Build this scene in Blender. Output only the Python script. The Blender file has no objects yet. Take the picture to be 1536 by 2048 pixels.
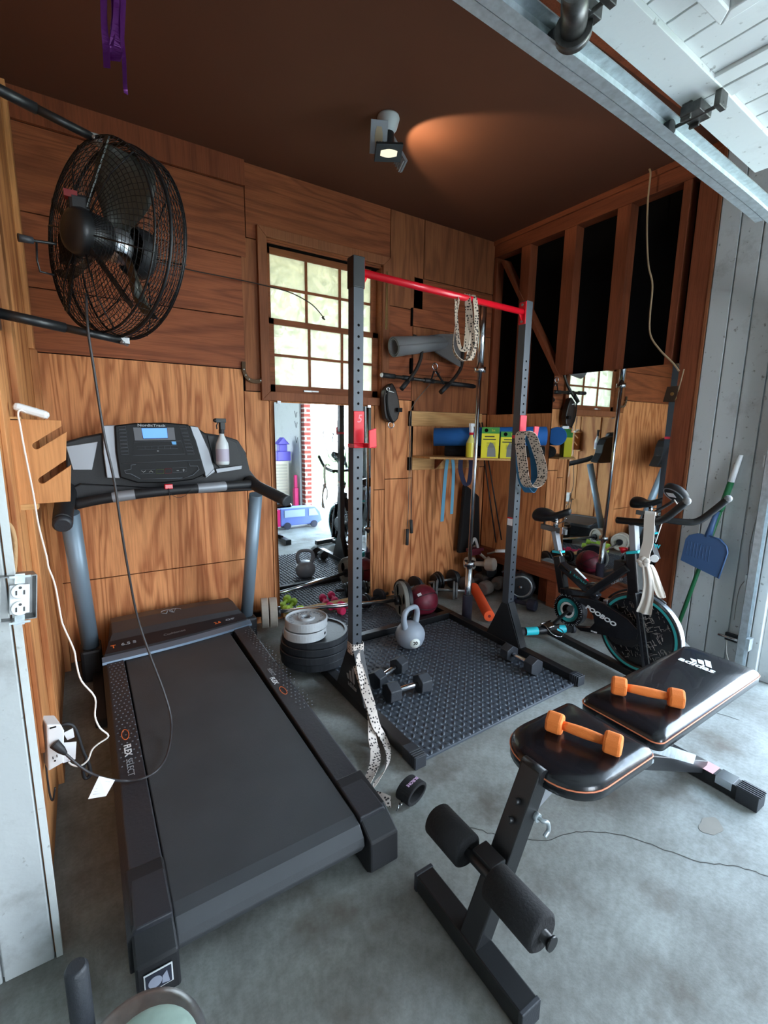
import bpy, bmesh, math, random
from mathutils import Vector, Matrix, Quaternion
random.seed(7)
V = Vector
PI = math.pi
SC = bpy.context.scene
COL = SC.collection

# ---------------------------------------------------------------- camera
H = 1.36
F_PX = 932.02
RT = V((0.841091931997249, -0.5407059449349566, 0.014193063134174563))
UP = V((0.08126670774785735, 0.1522691416582594, 0.9849922998229383))
FW = V((0.5347523577703602, 0.8273156529467169, -0.17201373854546637))
cd = bpy.data.cameras.new('camera')
cd.sensor_fit = 'VERTICAL'
cd.sensor_height = 36.0
cd.lens = F_PX / 2048 * 36.0
cd.clip_start = 0.05
cam = bpy.data.objects.new('camera', cd)
COL.objects.link(cam)
cam.matrix_world = Matrix(((RT.x, UP.x, -FW.x, 0), (RT.y, UP.y, -FW.y, 0), (RT.z, UP.z, -FW.z, H), (0, 0, 0, 1)))
SC.camera = cam

# ---------------------------------------------------------------- light
SC.view_settings.view_transform = 'Standard'
SC.view_settings.look = 'None'
SC.view_settings.exposure = 1.52
SC.view_settings.gamma = 1.0
SC.view_settings.use_curve_mapping = False
w = bpy.data.worlds.new('sky')
SC.world = w
w.use_nodes = True
wn = w.node_tree.nodes
bg = wn['Background']
tc = wn.new('ShaderNodeTexCoord')
sp = wn.new('ShaderNodeSeparateXYZ')
cr = wn.new('ShaderNodeValToRGB')
cr.color_ramp.elements[0].position = 0.0
cr.color_ramp.elements[0].color = (0.86, 0.93, 1.0, 1)
cr.color_ramp.elements[1].position = 0.8
cr.color_ramp.elements[1].color = (0.52, 0.74, 1.0, 1)
w.node_tree.links.new(tc.outputs['Generated'], sp.inputs[0])
w.node_tree.links.new(sp.outputs[2], cr.inputs[0])
w.node_tree.links.new(cr.outputs[0], bg.inputs[0])
bg.inputs[1].default_value = 7.0

def light(name, kind, loc, rot=(0, 0, 0), energy=10, color=(1, 1, 1), **kw):
    l = bpy.data.lights.new(name, kind)
    l.energy = energy
    l.color = color
    for k, v in kw.items():
        if k == 'portal':
            l.cycles.is_portal = v
        else:
            setattr(l, k, v)
    o = bpy.data.objects.new(name, l)
    COL.objects.link(o)
    o.location = loc
    o.rotation_euler = rot
    return o

light('sun', 'SUN', (6, -4, 8), (math.radians(38), 0, math.radians(200)), 7.0, (1, .95, .86), angle=math.radians(2))
light('door_portal', 'AREA', (3.25, -.08, 1.12), (0, PI/2, 0), 1, shape='RECTANGLE', size=2.3, size_y=2.1, portal=True)
light('rear_opening_portal', 'AREA', (1.1, -3.4, 1.15), (PI/2, 0, 0), 1, shape='RECTANGLE', size=1.2, size_y=2.2, portal=True)  # portal for an added, unseen rear opening that lets in fill daylight
light('window_portal', 'AREA', (1.49, 3.26, 2.05), (-PI/2, 0, 0), 1, shape='RECTANGLE', size=.95, size_y=.95, portal=True)

# ---------------------------------------------------------------- pixel -> place helpers (a known wall, floor or depth gives the point)
def ray(x, y):
    return RT * ((x - 768) / F_PX) - UP * ((y - 1024) / F_PX) + FW
C0 = V((0, 0, H))
def onx(x, y, X):
    d = ray(x, y); return C0 + d * (X / d.x)
def ony(x, y, Y):
    d = ray(x, y); return C0 + d * (Y / d.y)
def onz(x, y, Z=0.0):
    d = ray(x, y); return C0 + d * ((Z - H) / d.z)

# ---------------------------------------------------------------- materials
def lin(c):
    def f(u):
        u /= 255.0
        return u / 12.92 if u <= .04045 else ((u + .055) / 1.055) ** 2.4
    return (f(c[0]), f(c[1]), f(c[2]), 1.0)
MATS = {}
def mat(name, rgb, rough=.6, metal=0.0, bump=0.0, bscale=60, var=0.0, vscale=8, emit=0, coat=0, spec=None, trans=0):
    if name in MATS: return MATS[name]
    m = bpy.data.materials.new(name)
    m.use_nodes = True
    nt = m.node_tree; N = nt.nodes; L = nt.links
    b = N['Principled BSDF']
    c = lin(rgb)
    b.inputs['Base Color'].default_value = c
    b.inputs['Roughness'].default_value = rough
    b.inputs['Metallic'].default_value = metal
    if coat: b.inputs['Coat Weight'].default_value = coat
    if spec is not None: b.inputs['Specular IOR Level'].default_value = spec
    if trans: b.inputs['Transmission Weight'].default_value = trans
    t = N.new('ShaderNodeTexCoord')
    if var:
        n = N.new('ShaderNodeTexNoise'); n.inputs['Scale'].default_value = vscale; n.inputs['Detail'].default_value = 6
        r = N.new('ShaderNodeValToRGB')
        r.color_ramp.elements[0].position = .3; r.color_ramp.elements[1].position = .7
        r.color_ramp.elements[0].color = tuple(x * (1 - var) for x in c[:3]) + (1,)
        r.color_ramp.elements[1].color = tuple(min(1, x * (1 + var)) for x in c[:3]) + (1,)
        L.new(t.outputs['Object'], n.inputs['Vector']); L.new(n.outputs['Fac'], r.inputs[0]); L.new(r.outputs[0], b.inputs['Base Color'])
    if bump:
        n2 = N.new('ShaderNodeTexNoise'); n2.inputs['Scale'].default_value = bscale; n2.inputs['Detail'].default_value = 4
        bp = N.new('ShaderNodeBump'); bp.inputs['Strength'].default_value = bump; bp.inputs['Distance'].default_value = .004
        L.new(t.outputs['Object'], n2.inputs['Vector']); L.new(n2.outputs['Fac'], bp.inputs['Height']); L.new(bp.outputs[0], b.inputs['Normal'])
    if emit:
        b.inputs['Emission Color'].default_value = c; b.inputs['Emission Strength'].default_value = emit
    MATS[name] = m
    return m

def wood(name, light_c, dark_c, axis='z', seed=0.0, freq=14, rough=.62, contrast=1.0, knots=True):
    """plywood / lumber: long grain along axis, figured rings across"""
    if name in MATS: return MATS[name]
    m = bpy.data.materials.new(name); m.use_nodes = True
    nt = m.node_tree; N = nt.nodes; L = nt.links
    b = N['Principled BSDF']; b.inputs['Roughness'].default_value = rough
    b.inputs['Specular IOR Level'].default_value = .25
    t = N.new('ShaderNodeTexCoord'); mp = N.new('ShaderNodeMapping')
    s = {'x': (.34, 2.6, 2.6), 'y': (2.6, .34, 2.6), 'z': (2.6, 2.6, .34)}[axis]
    mp.inputs['Scale'].default_value = s; mp.inputs['Location'].default_value = (seed, seed * 1.7, seed * .6)
    L.new(t.outputs['Object'], mp.inputs[0])
    n = N.new('ShaderNodeTexNoise'); n.inputs['Scale'].default_value = 1.5; n.inputs['Detail'].default_value = 3.0; n.inputs['Roughness'].default_value = .45; n.inputs['Distortion'].default_value = .5
    L.new(mp.outputs[0], n.inputs['Vector'])
    mu = N.new('ShaderNodeMath'); mu.operation = 'MULTIPLY'; mu.inputs[1].default_value = freq * 6.0
    si = N.new('ShaderNodeMath'); si.operation = 'SINE'
    L.new(n.outputs['Fac'], mu.inputs[0]); L.new(mu.outputs[0], si.inputs[0])
    mr = N.new('ShaderNodeMapRange'); mr.inputs[1].default_value = -1; mr.inputs[2].default_value = 1
    L.new(si.outputs[0], mr.inputs[0])
    pw = N.new('ShaderNodeMath'); pw.operation = 'POWER'; pw.inputs[1].default_value = 2.2
    L.new(mr.outputs[0], pw.inputs[0])
    # fine fibres
    mp2 = N.new('ShaderNodeMapping'); s2 = {'x': (6, 150, 150), 'y': (150, 6, 150), 'z': (150, 150, 6)}[axis]
    mp2.inputs['Scale'].default_value = s2; L.new(t.outputs['Object'], mp2.inputs[0])
    n2 = N.new('ShaderNodeTexNoise'); n2.inputs['Scale'].default_value = 1; n2.inputs['Detail'].default_value = 3
    L.new(mp2.outputs[0], n2.inputs['Vector'])
    # blotches
    n3 = N.new('ShaderNodeTexNoise'); n3.inputs['Scale'].default_value = 2.3; n3.inputs['Detail'].default_value = 5
    L.new(t.outputs['Object'], n3.inputs['Vector'])
    mx = N.new('ShaderNodeMix'); mx.data_type = 'RGBA'
    mx.inputs[6].default_value = lin(light_c); mx.inputs[7].default_value = lin(dark_c)
    f1 = N.new('ShaderNodeMath'); f1.operation = 'MULTIPLY'; f1.inputs[1].default_value = .62 * contrast
    L.new(pw.outputs[0], f1.inputs[0])
    f2 = N.new('ShaderNodeMath'); f2.operation = 'MULTIPLY_ADD'; f2.inputs[1].default_value = .9; f2.inputs[2].default_value = -.36
    L.new(n3.outputs['Fac'], f2.inputs[0])
    f3 = N.new('ShaderNodeMath'); f3.operation = 'ADD'; f3.use_clamp = True
    L.new(f1.outputs[0], f3.inputs[0]); L.new(f2.outputs[0], f3.inputs[1])
    L.new(f3.outputs[0], mx.inputs[0])
    m2 = N.new('ShaderNodeMix'); m2.data_type = 'RGBA'; m2.blend_type = 'MULTIPLY'; m2.inputs[0].default_value = .55
    cr2 = N.new('ShaderNodeValToRGB'); cr2.color_ramp.elements[0].position = .3; cr2.color_ramp.elements[0].color = (.55, .5, .45, 1); cr2.color_ramp.elements[1].position = .6; cr2.color_ramp.elements[1].color = (1, 1, 1, 1)
    L.new(n2.outputs['Fac'], cr2.inputs[0])
    L.new(mx.outputs[2], m2.inputs[6]); L.new(cr2.outputs[0], m2.inputs[7])
    L.new(m2.outputs[2], b.inputs['Base Color'])
    bp = N.new('ShaderNodeBump'); bp.inputs['Strength'].default_value = .25; bp.inputs['Distance'].default_value = .002
    L.new(n2.outputs['Fac'], bp.inputs['Height']); L.new(bp.outputs[0], b.inputs['Normal'])
    MATS[name] = m
    return m

def concrete(name, c1, c2, stain, rough=.75):
    m = bpy.data.materials.new(name); m.use_nodes = True
    nt = m.node_tree; N = nt.nodes; L = nt.links
    b = N['Principled BSDF']; b.inputs['Roughness'].default_value = rough
    t = N.new('ShaderNodeTexCoord')
    def noise(sc, det, r=.55):
        n = N.new('ShaderNodeTexNoise'); n.inputs['Scale'].default_value = sc; n.inputs['Detail'].default_value = det; n.inputs['Roughness'].default_value = r
        L.new(t.outputs['Object'], n.inputs['Vector']); return n
    a = noise(1.7, 8, .65); f = noise(55, 6, .7); g = noise(3.1, 5, .6)
    r = N.new('ShaderNodeValToRGB'); r.color_ramp.elements[0].position = .36; r.color_ramp.elements[1].position = .62
    r.color_ramp.elements[0].color = lin(c1); r.color_ramp.elements[1].color = lin(c2)
    L.new(a.outputs['Fac'], r.inputs[0])
    r2 = N.new('ShaderNodeValToRGB'); r2.color_ramp.elements[0].position = .38; r2.color_ramp.elements[0].color = (.62, .6, .58, 1); r2.color_ramp.elements[1].position = .6; r2.color_ramp.elements[1].color = (1.0, 1.0, 1.0, 1)
    L.new(f.outputs['Fac'], r2.inputs[0])
    mx = N.new('ShaderNodeMix'); mx.data_type = 'RGBA'; mx.blend_type = 'MULTIPLY'; mx.inputs[0].default_value = .5
    L.new(r.outputs[0], mx.inputs[6]); L.new(r2.outputs[0], mx.inputs[7])
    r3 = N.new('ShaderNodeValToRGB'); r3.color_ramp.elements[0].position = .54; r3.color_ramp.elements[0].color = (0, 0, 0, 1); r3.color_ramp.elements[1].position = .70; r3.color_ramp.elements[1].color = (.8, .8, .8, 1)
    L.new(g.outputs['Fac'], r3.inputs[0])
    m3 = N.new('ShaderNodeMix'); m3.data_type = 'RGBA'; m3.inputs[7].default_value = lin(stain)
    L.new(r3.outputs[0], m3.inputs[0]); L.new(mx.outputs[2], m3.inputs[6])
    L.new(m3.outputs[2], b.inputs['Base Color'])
    bp = N.new('ShaderNodeBump'); bp.inputs['Strength'].default_value = .5; bp.inputs['Distance'].default_value = .003
    L.new(f.outputs['Fac'], bp.inputs['Height']); L.new(bp.outputs[0], b.inputs['Normal'])
    return m

def stained_white(name, base, dirt, amount=.55):
    m = bpy.data.materials.new(name); m.use_nodes = True
    nt = m.node_tree; N = nt.nodes; L = nt.links
    b = N['Principled BSDF']; b.inputs['Roughness'].default_value = .55
    t = N.new('ShaderNodeTexCoord')
    n = N.new('ShaderNodeTexNoise'); n.inputs['Scale'].default_value = 5; n.inputs['Detail'].default_value = 8; n.inputs['Roughness'].default_value = .7
    n2 = N.new('ShaderNodeTexNoise'); n2.inputs['Scale'].default_value = 38; n2.inputs['Detail'].default_value = 3
    L.new(t.outputs['Object'], n.inputs['Vector']); L.new(t.outputs['Object'], n2.inputs['Vector'])
    r = N.new('ShaderNodeValToRGB'); r.color_ramp.elements[0].position = .55; r.color_ramp.elements[0].color = (0, 0, 0, 1); r.color_ramp.elements[1].position = .78; r.color_ramp.elements[1].color = (amount,) * 3 + (1,)
    L.new(n.outputs['Fac'], r.inputs[0])
    r2 = N.new('ShaderNodeValToRGB'); r2.color_ramp.elements[0].position = .66; r2.color_ramp.elements[0].color = (0, 0, 0, 1); r2.color_ramp.elements[1].position = .74; r2.color_ramp.elements[1].color = (.8, .8, .8, 1)
    L.new(n2.outputs['Fac'], r2.inputs[0])
    mxv = N.new('ShaderNodeMath'); mxv.operation = 'MAXIMUM'
    L.new(r.outputs[0], mxv.inputs[0]); L.new(r2.outputs[0], mxv.inputs[1])
    mx = N.new('ShaderNodeMix'); mx.data_type = 'RGBA'; mx.inputs[6].default_value = lin(base); mx.inputs[7].default_value = lin(dirt)
    L.new(mxv.outputs[0], mx.inputs[0]); L.new(mx.outputs[2], b.inputs['Base Color'])
    bp = N.new('ShaderNodeBump'); bp.inputs['Strength'].default_value = .25; bp.inputs['Distance'].default_value = .003
    L.new(n2.outputs['Fac'], bp.inputs['Height']); L.new(bp.outputs[0], b.inputs['Normal'])
    return m

def dotted(name, base, dot, scale=90, thr=.3, rough=.8):
    m = bpy.data.materials.new(name); m.use_nodes = True
    nt = m.node_tree; N = nt.nodes; L = nt.links
    b = N['Principled BSDF']; b.inputs['Roughness'].default_value = rough
    t = N.new('ShaderNodeTexCoord'); v = N.new('ShaderNodeTexVoronoi'); v.inputs['Scale'].default_value = scale
    v.inputs['Randomness'].default_value = .55
    L.new(t.outputs['Object'], v.inputs['Vector'])
    r = N.new('ShaderNodeValToRGB'); r.color_ramp.interpolation = 'CONSTANT'
    r.color_ramp.elements[0].color = lin(dot); r.color_ramp.elements[1].position = thr; r.color_ramp.elements[1].color = lin(base)
    L.new(v.outputs['Distance'], r.inputs[0]); L.new(r.outputs[0], b.inputs['Base Color'])
    return m

def brickmat(name):
    m = bpy.data.materials.new(name); m.use_nodes = True
    nt = m.node_tree; N = nt.nodes; L = nt.links
    b = N['Principled BSDF']; b.inputs['Roughness'].default_value = .9
    t = N.new('ShaderNodeTexCoord'); mp = N.new('ShaderNodeMapping'); mp.inputs['Rotation'].default_value = (PI/2, 0, 0)
    br = N.new('ShaderNodeTexBrick'); br.inputs['Scale'].default_value = 2.4
    br.inputs['Color1'].default_value = lin((150, 62, 48)); br.inputs['Color2'].default_value = lin((120, 48, 40)); br.inputs['Mortar'].default_value = lin((190, 180, 170))
    br.inputs['Mortar Size'].default_value = .03; br.inputs['Brick Width'].default_value = .5; br.inputs['Row Height'].default_value = .18
    L.new(t.outputs['Object'], mp.inputs[0]); L.new(mp.outputs[0], br.inputs['Vector']); L.new(br.outputs['Color'], b.inputs['Base Color'])
    return m

def dirty_glass(name, tint, dirt=.45, scale=9):
    m = bpy.data.materials.new(name); m.use_nodes = True
    nt = m.node_tree; N = nt.nodes; L = nt.links
    out = N['Material Output']; N.remove(N['Principled BSDF'])
    tr = N.new('ShaderNodeBsdfTransparent'); tl = N.new('ShaderNodeBsdfTranslucent'); gl = N.new('ShaderNodeBsdfGlossy'); df = N.new('ShaderNodeBsdfDiffuse')
    gl.inputs['Roughness'].default_value = .15
    tl.inputs['Color'].default_value = lin(tint); df.inputs['Color'].default_value = lin((150, 150, 140))
    t = N.new('ShaderNodeTexCoord'); n = N.new('ShaderNodeTexNoise'); n.inputs['Scale'].default_value = scale; n.inputs['Detail'].default_value = 10; n.inputs['Roughness'].default_value = .75; n.inputs['Distortion'].default_value = 1.2
    L.new(t.outputs['Object'], n.inputs['Vector'])
    r = N.new('ShaderNodeValToRGB'); r.color_ramp.elements[0].position = .40; r.color_ramp.elements[0].color = (dirt * .90,) * 3 + (1,); r.color_ramp.elements[1].position = .6; r.color_ramp.elements[1].color = (min(1, dirt * 1.1),) * 3 + (1,)
    L.new(n.outputs['Fac'], r.inputs[0])
    a = N.new('ShaderNodeMixShader'); a.inputs[0].default_value = .3
    L.new(tl.outputs[0], a.inputs[1]); L.new(df.outputs[0], a.inputs[2])
    c = N.new('ShaderNodeMixShader'); L.new(r.outputs[0], c.inputs[0]); L.new(tr.outputs[0], c.inputs[1]); L.new(a.outputs[0], c.inputs[2])
    d = N.new('ShaderNodeMixShader'); d.inputs[0].default_value = .05; L.new(c.outputs[0], d.inputs[1]); L.new(gl.outputs[0], d.inputs[2])
    L.new(d.outputs[0], out.inputs[0])
    return m

M_ = {}
WOODV = wood('plywood upright grain', (226, 154, 100), (156, 84, 46), 'z', 0, 14, contrast=1.0)
WOODV2 = wood('plywood strip grain', (220, 150, 98), (150, 84, 48), 'z', 5.3, 11, contrast=.95)
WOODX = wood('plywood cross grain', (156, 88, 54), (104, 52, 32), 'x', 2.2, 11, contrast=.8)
WOODV3 = wood('plywood dim upright grain', (156, 96, 60), (108, 60, 36), 'z', 2.1, 10, contrast=.8)  # darker copy of the upright plywood; upper wall's dimness put into the colour
WOODL = wood('plywood left wall', (208, 146, 92), (140, 76, 40), 'z', 9.1, 5)
LUMBER = wood('red brown stud lumber', (138, 74, 46), (98, 50, 32), 'z', 3, 4, contrast=.7)
LUMBERY = wood('red brown plate lumber', (138, 74, 46), (98, 50, 32), 'y', 4, 4, contrast=.7)
CASING = wood('window casing wood', (150, 92, 60), (108, 62, 42), 'z', 6, 4, contrast=.6)
SASH = wood('window sash wood', (146, 84, 48), (104, 58, 36), 'x', 7, 4, contrast=.6)
PINE = wood('pale pine', (214, 168, 112), (176, 120, 70), 'x', 8, 5, contrast=.8)
FELT = mat('black felt paper', (9, 9, 10), .95, spec=.1)
CEIL = mat('brown ceiling board', (92, 50, 28), .8, var=.10, vscale=1.3)
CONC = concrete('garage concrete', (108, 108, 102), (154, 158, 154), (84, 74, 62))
DRIVE = concrete('driveway concrete', (178, 176, 170), (200, 198, 190), (160, 155, 145))
SIDING = stained_white('white painted siding', (190, 194, 194), (100, 92, 84))
DOORW = stained_white('white garage door paint', (212, 216, 214), (130, 130, 124), .35)
BLACK = mat('satin black steel', (26, 27, 29), .38, .0, bump=.05, bscale=200)
BLACKM = mat('matte black plastic', (27, 28, 31), .55, bump=.1, bscale=220)
RUBBER = mat('black rubber', (44, 47, 52), .5, bump=.25, bscale=140)
DARKF = mat('black fabric', (20, 20, 22), .9, bump=.3, bscale=180)
CHROME = mat('chrome', (205, 208, 212), .16, 1.0)
GALV = mat('galvanised steel', (186, 196, 200), .38, .55, bump=.3, bscale=60, var=.16, vscale=45)
STEEL = mat('worn bare steel', (150, 152, 152), .4, .9, var=.2, vscale=30)
SILVER = mat('silver grey paint', (150, 154, 160), .42, .35)
UPR = mat('blue grey metallic paint', (128, 146, 160), .42, .3)
RED = mat('glossy red paint', (208, 12, 34), .3, coat=.4)
PINKRED = mat('coral red plastic', (222, 58, 76), .5)
WHITEP = mat('white plastic', (228, 230, 230), .4)
WIREW = mat('white cable', (235, 232, 226), .5)
BEIGE = mat('old beige wire', (168, 142, 110), .7)
GREENP = mat('green painted handle', (28, 104, 62), .4)
BLUEP = mat('slate blue plastic', (62, 92, 134), .42, bump=.03)
TURQ = mat('turquoise sticker', (40, 196, 208), .45)
TEAL = mat('teal line', (40, 150, 150), .45)
ORANGE = mat('orange neoprene', (236, 126, 52), .78, bump=.25, bscale=300)
ORFOAM = mat('orange foam', (232, 84, 36), .85, bump=.3, bscale=120)
ORTXT = mat('orange print', (226, 110, 50), .5)
WTXT = mat('white print', (226, 230, 232), .5)
GTXT = mat('grey print', (150, 155, 160), .5)
VINYL = mat('black vinyl pad', (19, 21, 26), .26, bump=.3, bscale=14, coat=.25)
PIPING = mat('orange piping', (224, 130, 90), .5)
BELT = mat('running belt', (60, 63, 66), .62, bump=.12, bscale=300, var=.14, vscale=4)
DECKP = mat('dark grey deck plastic', (46, 47, 52), .5, bump=.25, bscale=90)
HOODP = mat('dark hood plastic', (56, 57, 60), .45)
LCD = mat('blue lcd', (20, 110, 220), .3, emit=.45)
GREYIRON = mat('grey painted iron', (170, 174, 176), .55, bump=.3, bscale=50, var=.08, vscale=14)
BLKIRON = mat('black painted iron', (34, 37, 41), .45, bump=.2, bscale=50)
KBGREY = mat('light grey kettlebell vinyl', (146, 154, 164), .45, bump=.15, bscale=220)
MAROON = mat('maroon rubber', (104, 24, 42), .45, var=.5, vscale=12)
MATR = mat('foam floor tile', (62, 68, 76), .5, bump=.15, bscale=220)
GREYMAT = mat('grey yoga mat', (120, 120, 122), .6)
BLUEF = mat('blue foam roller', (30, 104, 180), .7, bump=.25, bscale=80)
LBLUE = mat('light blue latex', (92, 156, 186), .5)
NAVY = mat('navy latex', (28, 38, 70), .5)
PURPLE = mat('purple foil ribbon', (72, 12, 82), .3, .5)
MIRROR = mat('mirror silvering', (232, 238, 238), .015, 1.0)
BANDM = dotted('cream patterned band', (176, 156, 138), (26, 22, 22), 75, .36)
BANDW = dotted('white patterned band', (196, 184, 174), (50, 44, 44), 75, .33)
GLASS = dirty_glass('dirty window glass', (176, 180, 166), .88, 11)
BRASS = mat('aged brass', (150, 126, 80), .35, .9)
PINK = mat('pink neoprene', (214, 40, 92), .75)
LIME = mat('lime neoprene', (176, 206, 74), .75)
CREAMV = mat('cream vinyl', (180, 170, 156), .7, bump=.2, bscale=40, var=.1, vscale=12)
FLOW = mat('white cotton cloth', (222, 214, 204), .9)
LABELW = mat('white label', (232, 232, 234), .6)
YELLOWL = mat('yellow liquid', (222, 208, 60), .25)
DGREEN = mat('green carton', (60, 140, 50), .6)
YCART = mat('yellow carton', (226, 214, 40), .6)
SPRAYB = mat('milky bottle', (206, 212, 214), .35)
ALU = mat('brushed aluminium', (190, 194, 198), .3, .9)

# ---------------------------------------------------------------- mesh builder
def fr(o, x=(1, 0, 0), y=(0, 1, 0)):
    """frame matrix at o: local x, y axes given"""
    x = V(x).normalized(); z = x.cross(V(y)).normalized(); y = z.cross(x)
    return Matrix(((x.x, y.x, z.x, o[0]), (x.y, y.y, z.y, o[1]), (x.z, y.z, z.z, o[2]), (0, 0, 0, 1)))

class MB:
    def __init__(s): s.b = bmesh.new(); s.mi = 0
    def _f(s, vs, smooth=False):
        try:
            f = s.b.faces.new(vs); f.material_index = s.mi; f.smooth = smooth; return f
        except ValueError: return None
    def box(s, c, d, m=None):
        vs = []
        for x, y, z in ((-1,-1,-1),(1,-1,-1),(1,1,-1),(-1,1,-1),(-1,-1,1),(1,-1,1),(1,1,1),(-1,1,1)):
            p = V((x*d[0]/2, y*d[1]/2, z*d[2]/2)) + V(c)
            if m: p = m @ p
            vs.append(s.b.verts.new(p))
        for q in ((0,3,2,1),(4,5,6,7),(0,1,5,4),(1,2,6,5),(2,3,7,6),(3,0,4,7)): s._f([vs[i] for i in q])
        return s
    def bx(s, x0, x1, y0, y1, z0, z1): return s.box(((x0+x1)/2, (y0+y1)/2, (z0+z1)/2), (abs(x1-x0), abs(y1-y0), abs(z1-z0)))
    def bar(s, p0, p1, wd, ht, up=(0, 0, 1)):
        p0, p1 = V(p0), V(p1); d = p1 - p0; z = V(up)
        if abs(d.normalized().dot(z.normalized())) > .98: z = V((0, 1, 0))
        y = z.cross(d).normalized()
        return s.box((d.length/2, 0, 0), (d.length, wd, ht), fr(p0, d, y))
    def tube(s, pts, r, n=10, cap=True, closed=False, flat=1.0):
        pts = [V(p) for p in pts]; k = len(pts)
        rr = r if isinstance(r, (list, tuple)) else [r] * k
        T = []
        for i in range(k):
            if closed: t = pts[(i+1) % k] - pts[i-1]
            else: t = pts[min(i+1, k-1)] - pts[max(i-1, 0)]
            T.append(t.normalized() if t.length > 1e-9 else V((0, 0, 1)))
        a = V((0, 0, 1)) if abs(T[0].z) < .9 else V((1, 0, 0))
        u = T[0].cross(a).normalized(); rings = []
        for i in range(k):
            if i: 
                q = T[i-1].rotation_difference(T[i]); u = q @ u; u = (u - T[i] * u.dot(T[i])).normalized()
            v = T[i].cross(u)
            rings.append([s.b.verts.new(pts[i] + (u * math.cos(2*PI*j/n) + v * (flat * math.sin(2*PI*j/n))) * rr[i]) for j in range(n)])
        m = k if closed else k - 1
        for i in range(m):
            A, B = rings[i], rings[(i+1) % k]
            for j in range(n): s._f((A[j], A[(j+1) % n], B[(j+1) % n], B[j]), True)
        if cap and not closed:
            s._f(list(reversed(rings[0]))); s._f(rings[-1])
        return s
    def cyl(s, p0, p1, r, r2=None, n=20, cap=True): return s.tube([p0, p1], [r, r if r2 is None else r2], n, cap)
    def lathe(s, prof, m=None, n=28, smooth=True):
        """prof: (radius, height) along local z"""
        m = m or Matrix(); rings = []
        for r, z in prof:
            if r < 1e-6: rings.append([s.b.verts.new(m @ V((0, 0, z)))])
            else: rings.append([s.b.verts.new(m @ V((r*math.cos(2*PI*j/n), r*math.sin(2*PI*j/n), z))) for j in range(n)])
        for A, B in zip(rings, rings[1:]):
            for j in range(n):
                j2 = (j+1) % n
                if len(A) == 1 and len(B) == 1: break
                if len(A) == 1: s._f((A[0], B[j2], B[j]), smooth)
                elif len(B) == 1: s._f((A[j], A[j2], B[0]), smooth)
                else: s._f((A[j], A[j2], B[j2], B[j]), smooth)
        return s
    def sph(s, c, r, n=16, sc=(1, 1, 1)):
        m = Matrix.Translation(V(c)) @ Matrix.Diagonal((sc[0], sc[1], sc[2], 1))
        return s.lathe([(r*math.sin(PI*i/(n//2)) if 0 < i < n//2 else 0, -r*math.cos(PI*i/(n//2))) for i in range(n//2+1)], m, n)
    def prism(s, poly, th, m=None):
        """poly in local xy, extruded 0..th along local z"""
        m = m or Matrix()
        a = [s.b.verts.new(m @ V((x, y, 0))) for x, y in poly]; b = [s.b.verts.new(m @ V((x, y, th))) for x, y in poly]
        s._f(list(reversed(a))); s._f(b)
        for i in range(len(a)):
            j = (i+1) % len(a); s._f((a[i], a[j], b[j], b[i]))
        return s
    def ribbon(s, pts, side, wd, th=.0015, closed=False):
        """flat band: pts centre line, side = width direction (one or per point)"""
        pts = [V(p) for p in pts]; k = len(pts); R = []
        for i, p in enumerate(pts):
            sd = V(side[i] if isinstance(side, list) else side).normalized()
            if closed: t = pts[(i+1) % k] - pts[i-1]
            else: t = pts[min(i+1, k-1)] - pts[max(i-1, 0)]
            n = t.cross(sd).normalized() * th / 2; a = sd * wd / 2
            R.append([s.b.verts.new(p + q) for q in (-a-n, a-n, a+n, -a+n)])
        for i in range(k if closed else k-1):
            A, B = R[i], R[(i+1) % k]
            for j in range(4): s._f((A[j], A[(j+1) % 4], B[(j+1) % 4], B[j]))
        if not closed: s._f(list(reversed(R[0]))); s._f(R[-1])
        return s
    def text(s, body, size, m, ext=.0004, shear=0, bold=0, sx=1.0):
        cu = bpy.data.curves.new('t', 'FONT'); cu.body = body; cu.size = size; cu.extrude = ext; cu.shear = shear; cu.offset = bold
        cu.align_x = 'CENTER'; cu.align_y = 'CENTER'; cu.resolution_u = 3
        o = bpy.data.objects.new('t', cu); COL.objects.link(o)
        dg = bpy.context.evaluated_depsgraph_get(); me = o.evaluated_get(dg).to_mesh()
        mm = m @ Matrix.Diagonal((sx, 1, 1, 1))
        vs = [s.b.verts.new(mm @ v.co) for v in me.vertices]
        for p in me.polygons: s._f([vs[i] for i in p.vertices])
        o.evaluated_get(dg).to_mesh_clear(); bpy.data.objects.remove(o); bpy.data.curves.remove(cu)
        return s
    def xf(s, m):
        bmesh.ops.transform(s.b, matrix=m, verts=s.b.verts[:]); return s
    def obj(s, name, mats, parent=None, bev=0, sub=0, label=None, rec=True):
        me = bpy.data.meshes.new(name)
        if rec: bmesh.ops.recalc_face_normals(s.b, faces=s.b.faces[:])
        if parent is not None:
            inv = WM[parent.name].inverted(); bmesh.ops.transform(s.b, matrix=inv, verts=s.b.verts[:])
        s.b.to_mesh(me); s.b.free()
        for m in (mats if isinstance(mats, (list, tuple)) else [mats]): me.materials.append(m)
        o = bpy.data.objects.new(name, me); COL.objects.link(o)
        if parent is not None: o.parent = parent; WM[o.name] = WM[parent.name]
        else: WM[o.name] = Matrix()
        if bev:
            b = o.modifiers.new('bevel', 'BEVEL'); b.width = bev; b.segments = 2; b.limit_method = 'ANGLE'; b.angle_limit = math.radians(40)
        if sub:
            q = o.modifiers.new('sub', 'SUBSURF'); q.levels = sub; q.render_levels = sub
        if label: o['label'] = label
        return o
WM = {}
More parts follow.
